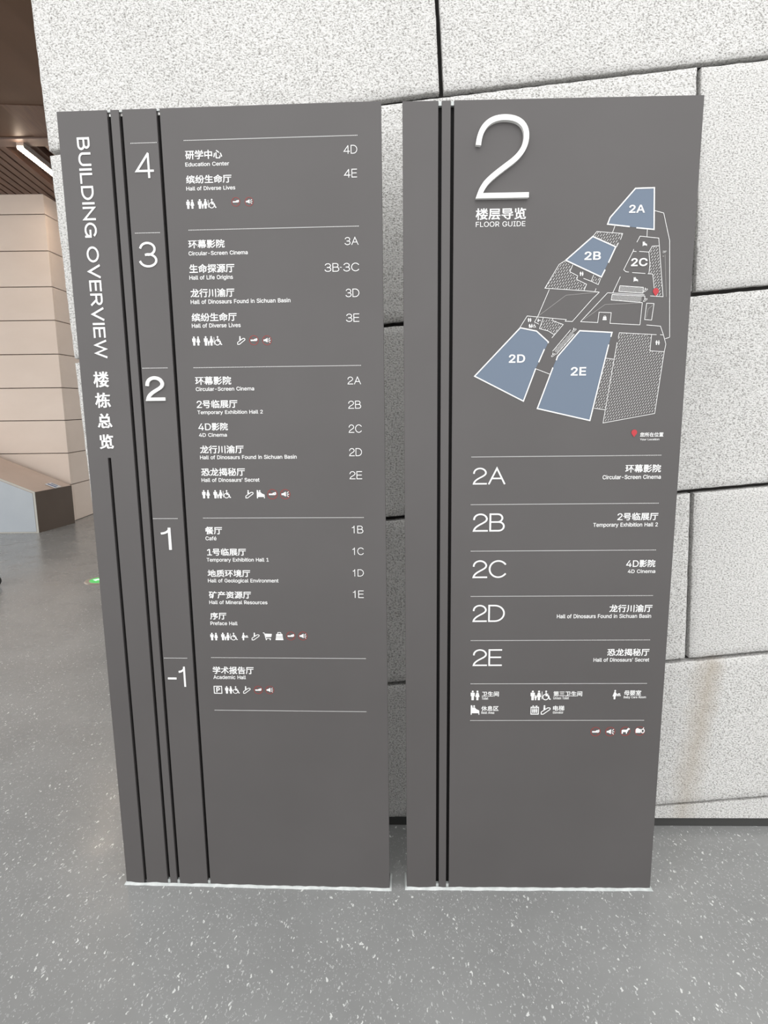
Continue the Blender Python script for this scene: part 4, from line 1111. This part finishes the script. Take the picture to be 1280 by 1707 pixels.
nn = Vector((S_BACK.y, -S_BACK.x, 0)).normalized()
offset_quad(bm, [Vector((0, 0, 0)), Vector((S_BACK.x, S_BACK.y, 0)), Vector((S_BACK.x, S_BACK.y, .484)), Vector((0, 0, .484))], nn, .005)
obj('end_panel', bm, M_CSIDE, ctr)['label'] = 'dark brown end panel'
# leaflet lying on the counter's sloping top
lf = thing('leaflet', 'white and blue leaflet lying on the sloping counter top', 'leaflet', (-4.05, 7.68, .511))
lf.rotation_euler = (0, math.atan2(.168, .40), math.radians(0))
bm = bmesh.new(); add_box(bm, -.07, .06, -.07, .07, .0, .006); obj('paper_sheet', bm, M_PAPER, lf)
bm = bmesh.new(); add_box(bm, -.06, .05, -.05, -.015, .0055, .0075); add_box(bm, -.05, .03, .02, .045, .0055, .0075); obj('printed_band', bm, M_PRINT, lf)['label'] = 'blue printed bands'

# exit light let into the floor
ex = thing('floor_exit_light', 'round steel rimmed exit light with a green arrow set in the floor', 'floor light', (-2.425, 5.20, 0.0))
bm = bmesh.new(); bmesh.ops.create_cone(bm, cap_ends=True, segments=40, radius1=.130, radius2=.122, depth=.006, matrix=Matrix.Translation((0, 0, .003))); obj('steel_rim', bm, M_STEEL, ex)
bm = bmesh.new(); bmesh.ops.create_cone(bm, cap_ends=True, segments=40, radius1=.088, radius2=.086, depth=.003, matrix=Matrix.Translation((0, 0, .0072))); obj('green_face', bm, M_GREEN, ex)
bm = bmesh.new()
pts = [(-.065, 0), (-.02, .042), (-.02, .016), (.06, .016), (.06, -.016), (-.02, -.016), (-.02, -.042)]
f = bm.faces.new([bm.verts.new((x, y, .0092)) for x, y in pts]); bmesh.ops.recalc_face_normals(bm, faces=[f])
obj('lit_arrow', bm, M_ARROW, ex)

# black castor at the left edge
cs = thing('castor_wheel', 'black castor wheel standing on the floor at the left edge of the photo', 'wheel', (-3.232, 5.05, 0.0), math.radians(20))
bm = bmesh.new()
R0 = Matrix.Translation((0, 0, .05)) @ Matrix.Rotation(math.pi / 2, 4, 'X')
bmesh.ops.create_cone(bm, cap_ends=True, segments=32, radius1=.05, radius2=.05, depth=.028, matrix=R0)
o = obj('tyre', bm, M_RUBBER, cs); bevel_obj(o, .008, 3)
bm = bmesh.new(); bmesh.ops.create_cone(bm, cap_ends=True, segments=24, radius1=.024, radius2=.024, depth=.036, matrix=R0); obj('hub', bm, M_DARKMETAL, cs)
bm = bmesh.new()
add_box(bm, -.012, .012, -.024, -.019, .045, .125); add_box(bm, -.012, .012, .019, .024, .045, .125); add_box(bm, -.016, .016, -.024, .024, .118, .130)
obj('fork', bm, M_DARKMETAL, cs)
bm = bmesh.new(); add_box(bm, -.022, .022, -.022, .022, .130, .215); o = obj('stem', bm, M_RUBBER, cs); bevel_obj(o, .004)

# ------------------------------------------------------------------ the two signs
H_SIGN, T_SIGN, FRONT = 2.20, 0.060, 0.014
def sign_body(root, width, grooves, slot=None, gw=0.0085, plug=0.010):
    """Core board, raised face boards between the grooves, black groove floors, plugs and the sealant bead round the foot."""
    bm = bmesh.new(); add_box(bm, 0.003, width - 0.003, FRONT, T_SIGN, 0.0, H_SIGN - 0.010)
    o = obj('core_board', bm, M_BACK, root); bevel_obj(o, .0015)
    xs = [0.0]
    for g in grooves:
        xs += [g - gw / 2, g + gw / 2]
    xs.append(width)
    for a, b in zip(xs[::2], xs[1::2]):
        bm = bmesh.new()
        if slot and a < slot[0] < b:
            s0, s1 = slot[0] - gw / 2, slot[0] + gw / 2
            add_prism(bm, [(a, .004), (s0, .004), (s0, slot[1]), (s1, slot[1]), (s1, .004), (b, .004), (b, H_SIGN), (a, H_SIGN)], 0.0, FRONT)
        else:
            add_box(bm, a, b, 0.0, FRONT, .004, H_SIGN)
        o = obj('face_board', bm, M_PANEL, root); bevel_obj(o, .0012)
    for g in grooves:
        bm = bmesh.new(); add_box(bm, g - gw / 2 - .001, g + gw / 2 + .001, FRONT - .001, FRONT + .002, .004, H_SIGN - .0105)
        gr = obj('groove_channel', bm, M_GROOVE, root)
        bm = bmesh.new(); add_box(bm, g - gw / 2 + .0004, g + gw / 2 - .0004, .002, FRONT - .001, H_SIGN - .001 - plug, H_SIGN - .001)
        obj('end_plug', bm, M_SEAL, gr)['label'] = 'white piece filling the top of the groove'
        bm = bmesh.new(); add_box(bm, g - gw / 2 + .0004, g + gw / 2 - .0004, .002, FRONT - .001, .004, .016)
        obj('end_plug', bm, M_SEAL, gr)['label'] = 'white piece filling the top of the groove'
    if slot:
        bm = bmesh.new(); add_box(bm, slot[0] - gw / 2 - .001, slot[0] + gw / 2 + .001, FRONT - .001, FRONT + .002, .004, slot[1])
        obj('groove_channel', bm, M_GROOVE, root)
    # bead of sealant: wavering quarter round along the foot of all four sides
    bm = bmesh.new()
    path = []
    def side(p, q, n):
        for i in range(n):
            t = i / n; path.append((p[0] + (q[0] - p[0]) * t, p[1] + (q[1] - p[1]) * t))
    side((0, 0), (width, 0), 60); side((width, 0), (width, T_SIGN), 6); side((width, T_SIGN), (0, T_SIGN), 60); side((0, T_SIGN), (0, 0), 6)
    cx, cy = width / 2, T_SIGN / 2
    inner, mid, outer = [], [], []
    for i, (x, y) in enumerate(path):
        w = .0065 + .002 * noise.noise((x * 30, y * 30, width * 9))
        h = .0065 + .003 * noise.noise((x * 40 + 5, y * 40, width * 3))
        sx = -1 if x <= 1e-6 else (1 if x >= width - 1e-6 else 0)
        sy = -1 if y <= 1e-6 else (1 if y >= T_SIGN - 1e-6 else 0)
        inner.append(bm.verts.new((x + sx * .0002, y + sy * .0002, h)))
        mid.append(bm.verts.new((x + sx * w * .55, y + sy * w * .55, h * .62)))
        outer.append(bm.verts.new((x + sx * w, y + sy * w, .0004)))
    n = len(path)
    for i in range(n):
        j = (i + 1) % n
        for a, b in ((mid, inner), (outer, mid)):
            f = bm.faces.new((a[i], a[j], b[j], b[i])); f.smooth = True
    obj('sealant_bead', bm, M_SEAL, root)['label'] = 'white sealant bead around the foot'

ov = thing('building_overview_sign', 'tall dark grey building overview sign listing five floors, vertical title down its left edge', 'sign', (-0.81431, 1.73806, 0), -0.04556)
sign_body(ov, 0.8195, [0.1340, 0.1640, 0.2600], (0.0600, 1.326), plug=0.004)  # top plugs added where bright wall shows through the open notches
t = stroke_text('BUILDING OVERVIEW', .138, .150)
t.fit(0, 2.1378 - 1.593, 0, .0385).move(lambda x, y: (.0440 + y, 2.1378 - x))
gaps = sorted((min(p[1] for p in q), max(p[1] for p in q)) for q in t.polys)
lo, best, SPLIT = gaps[0][1], 0.0, 1.9
for a, b in gaps[1:]:
    if a - lo > best:
        best, SPLIT = a - lo, (a + lo) / 2
    lo = max(lo, b)
for keep in (lambda q: max(p[1] for p in q) > SPLIT, lambda q: max(p[1] for p in q) <= SPLIT):
    word = Ink(); ids = [i for i, q in enumerate(t.polys) if keep(q)]
    word.polys = [t.polys[i] for i in ids]; word.layer = {n: t.layer.get(i, 0) for n, i in enumerate(ids)}
    word.build('title_lettering', M_WHITE, ov, 0.0005, 0.0012)
add_texts(OVERVIEW_TEXT, ov)
for u0, u1, v in OVERVIEW_RULES:
    dotted(u0, u1, v, ov)
add_pictograms(OVERVIEW_ICONS, ov)

fg = thing('floor_guide_sign', 'tall dark grey floor guide sign with a large raised numeral 2 and a floor map', 'sign', (0.05697, 1.70411, 0), -0.02056)
sign_body(fg, 0.7381, [0.0929, 0.1235])
# large raised numeral
k = Ink()
pth = bez((0, .645), (.02, .86), (.20, .97), (.50, .97), 16) + bez((.50, .97), (.80, .97), (.945, .88), (.945, .745), 14)[1:] + bez((.945, .745), (.945, .60), (.80, .50), (.63, .425), 14)[1:] + bez((.63, .425), (.42, .33), (.24, .25), (.15, .18), 14)[1:] + bez((.15, .18), (.08, .12), (.03, .06), (.03, .0), 10)[1:]
W2, H2 = .1325, .1908
pth = [(x * W2 * .94 + .0055, y * H2) for x, y in pth]
HW = .0064
def side_of(path, h):
    out = []
    for i, p in enumerate(path):
        a, b = path[max(0, i - 1)], path[min(len(path) - 1, i + 1)]
        d = math.hypot(b[0] - a[0], b[1] - a[1])
        out.append((p[0] - (b[1] - a[1]) / d * h, p[1] + (b[0] - a[0]) / d * h))
    return out
upper = side_of(pth, HW)        # outside of the hook, inside of the lower sweep
lower = side_of(pth, -HW)
BAR = .0122
upper = [q for i, q in enumerate(upper) if q[1] > BAR or i < 30]
lower = [q for i, q in enumerate(lower) if q[1] > BAR + .0005 or i < 30]
end_u, end_l = upper[-1], lower[-1]
left, right = (upper, lower) if end_u[0] < end_l[0] else (lower, upper)
k.polys.append(left + [(0, 0), (W2, 0), (W2, BAR), (right[-1][0] - .0012, BAR)] + right[::-1])
k.move(lambda x, y: (.1817 + x, 1.9691 + y))
k.build('large_numeral', M_ACRYL, fg, 0.0, 0.013)['label'] = 'large raised white numeral 2'
add_texts([r for r in GUIDE_TEXT if r[0] != 'n2'], fg)
for u0, u1, v in GUIDE_RULES:
    dotted(u0, u1, v, fg)
add_pictograms(GUIDE_ICONS, fg)
# floor map
for name, pts in MAP_ROOMS.items():
    k = Ink(); k.polys.append(pts if sum(a[0] * b[1] - b[0] * a[1] for a, b in zip(pts, pts[1:] + pts[:1])) > 0 else pts[::-1])
    k.build('map_room', M_ROOM, fg, 0.0004)['label'] = 'blue grey room %s on the floor map' % name
for name, rows, w, mt, lift in (('map_outline', MAP_THICK, .0031, M_WHITE, .0010), ('map_line', MAP_THIN, .0013, M_WHITE, .0008), ('map_faint_line', MAP_GREY, .0009, M_DIM, .0006)):
    for pts in rows:
        k = Ink(); k.stroke(pts, w); k.build(name, mt, fg, lift)
for dense, poly in MAP_HATCH:
    k = Ink()
    xs = [p[0] for p in poly]; ys = [p[1] for p in poly]
    ang = math.radians(56)
    dx, dy = math.cos(ang), math.sin(ang)
    sp, dl, gp, w = (.0052, .0068, .0034, .0009) if not dense else (.0020, .0022, .0014, .0008)
    cx, cy = sum(xs) / len(xs), sum(ys) / len(ys)
    rad = max(math.hypot(x - cx, y - cy) for x, y in poly) + .01
    nrow, ncol = int(rad / sp) + 1, int(rad / (dl + gp)) + 2
    for a in range(-nrow, nrow + 1):
        for b in range(-ncol, ncol + 1):
            s = b * (dl + gp) + (a % 2) * (dl + gp) / 2
            px, py = cx - dy * a * sp + dx * s, cy + dx * a * sp + dy * s
            e0 = (px - dx * dl / 2, py - dy * dl / 2); e1 = (px + dx * dl / 2, py + dy * dl / 2)
            if inside(e0, poly) and inside(e1, poly):
                k.stroke([e0, e1], w)
            elif inside((px, py), poly):
                q0 = e0 if inside(e0, poly) else (px, py); q1 = e1 if inside(e1, poly) else (px, py)
                k.stroke([q0, q1], w)
    k.build('map_hatching', M_WHITE, fg, 0.0005)
for kind, cx, cy, h in MAP_ICONS:
    a = {'toilets': .94, 'family': 1.9}.get(kind, 1.0) * h / 2
    o = pictogram(kind).fit(cx - a, cx + a, cy - h / 2, cy + h / 2).build('map_pictogram', M_WHITE, fg, 0.0012)
for cx, cy, r in PINS:
    k = Ink(); k.poly(arc(cx, cy + r * .25, r * .9, r * .9, -35, 215, 20) + [(cx, cy - r * 1.25)])
    k.build('location_pin', M_PIN, fg, 0.0016)['label'] = 'red location pin'
k = Ink(); cx, cy = .6615, 1.8262
k.poly([(cx, cy + .003), (cx - .002, cy), (cx + .002, cy)]); k.build('map_arrow', M_DIM, fg)
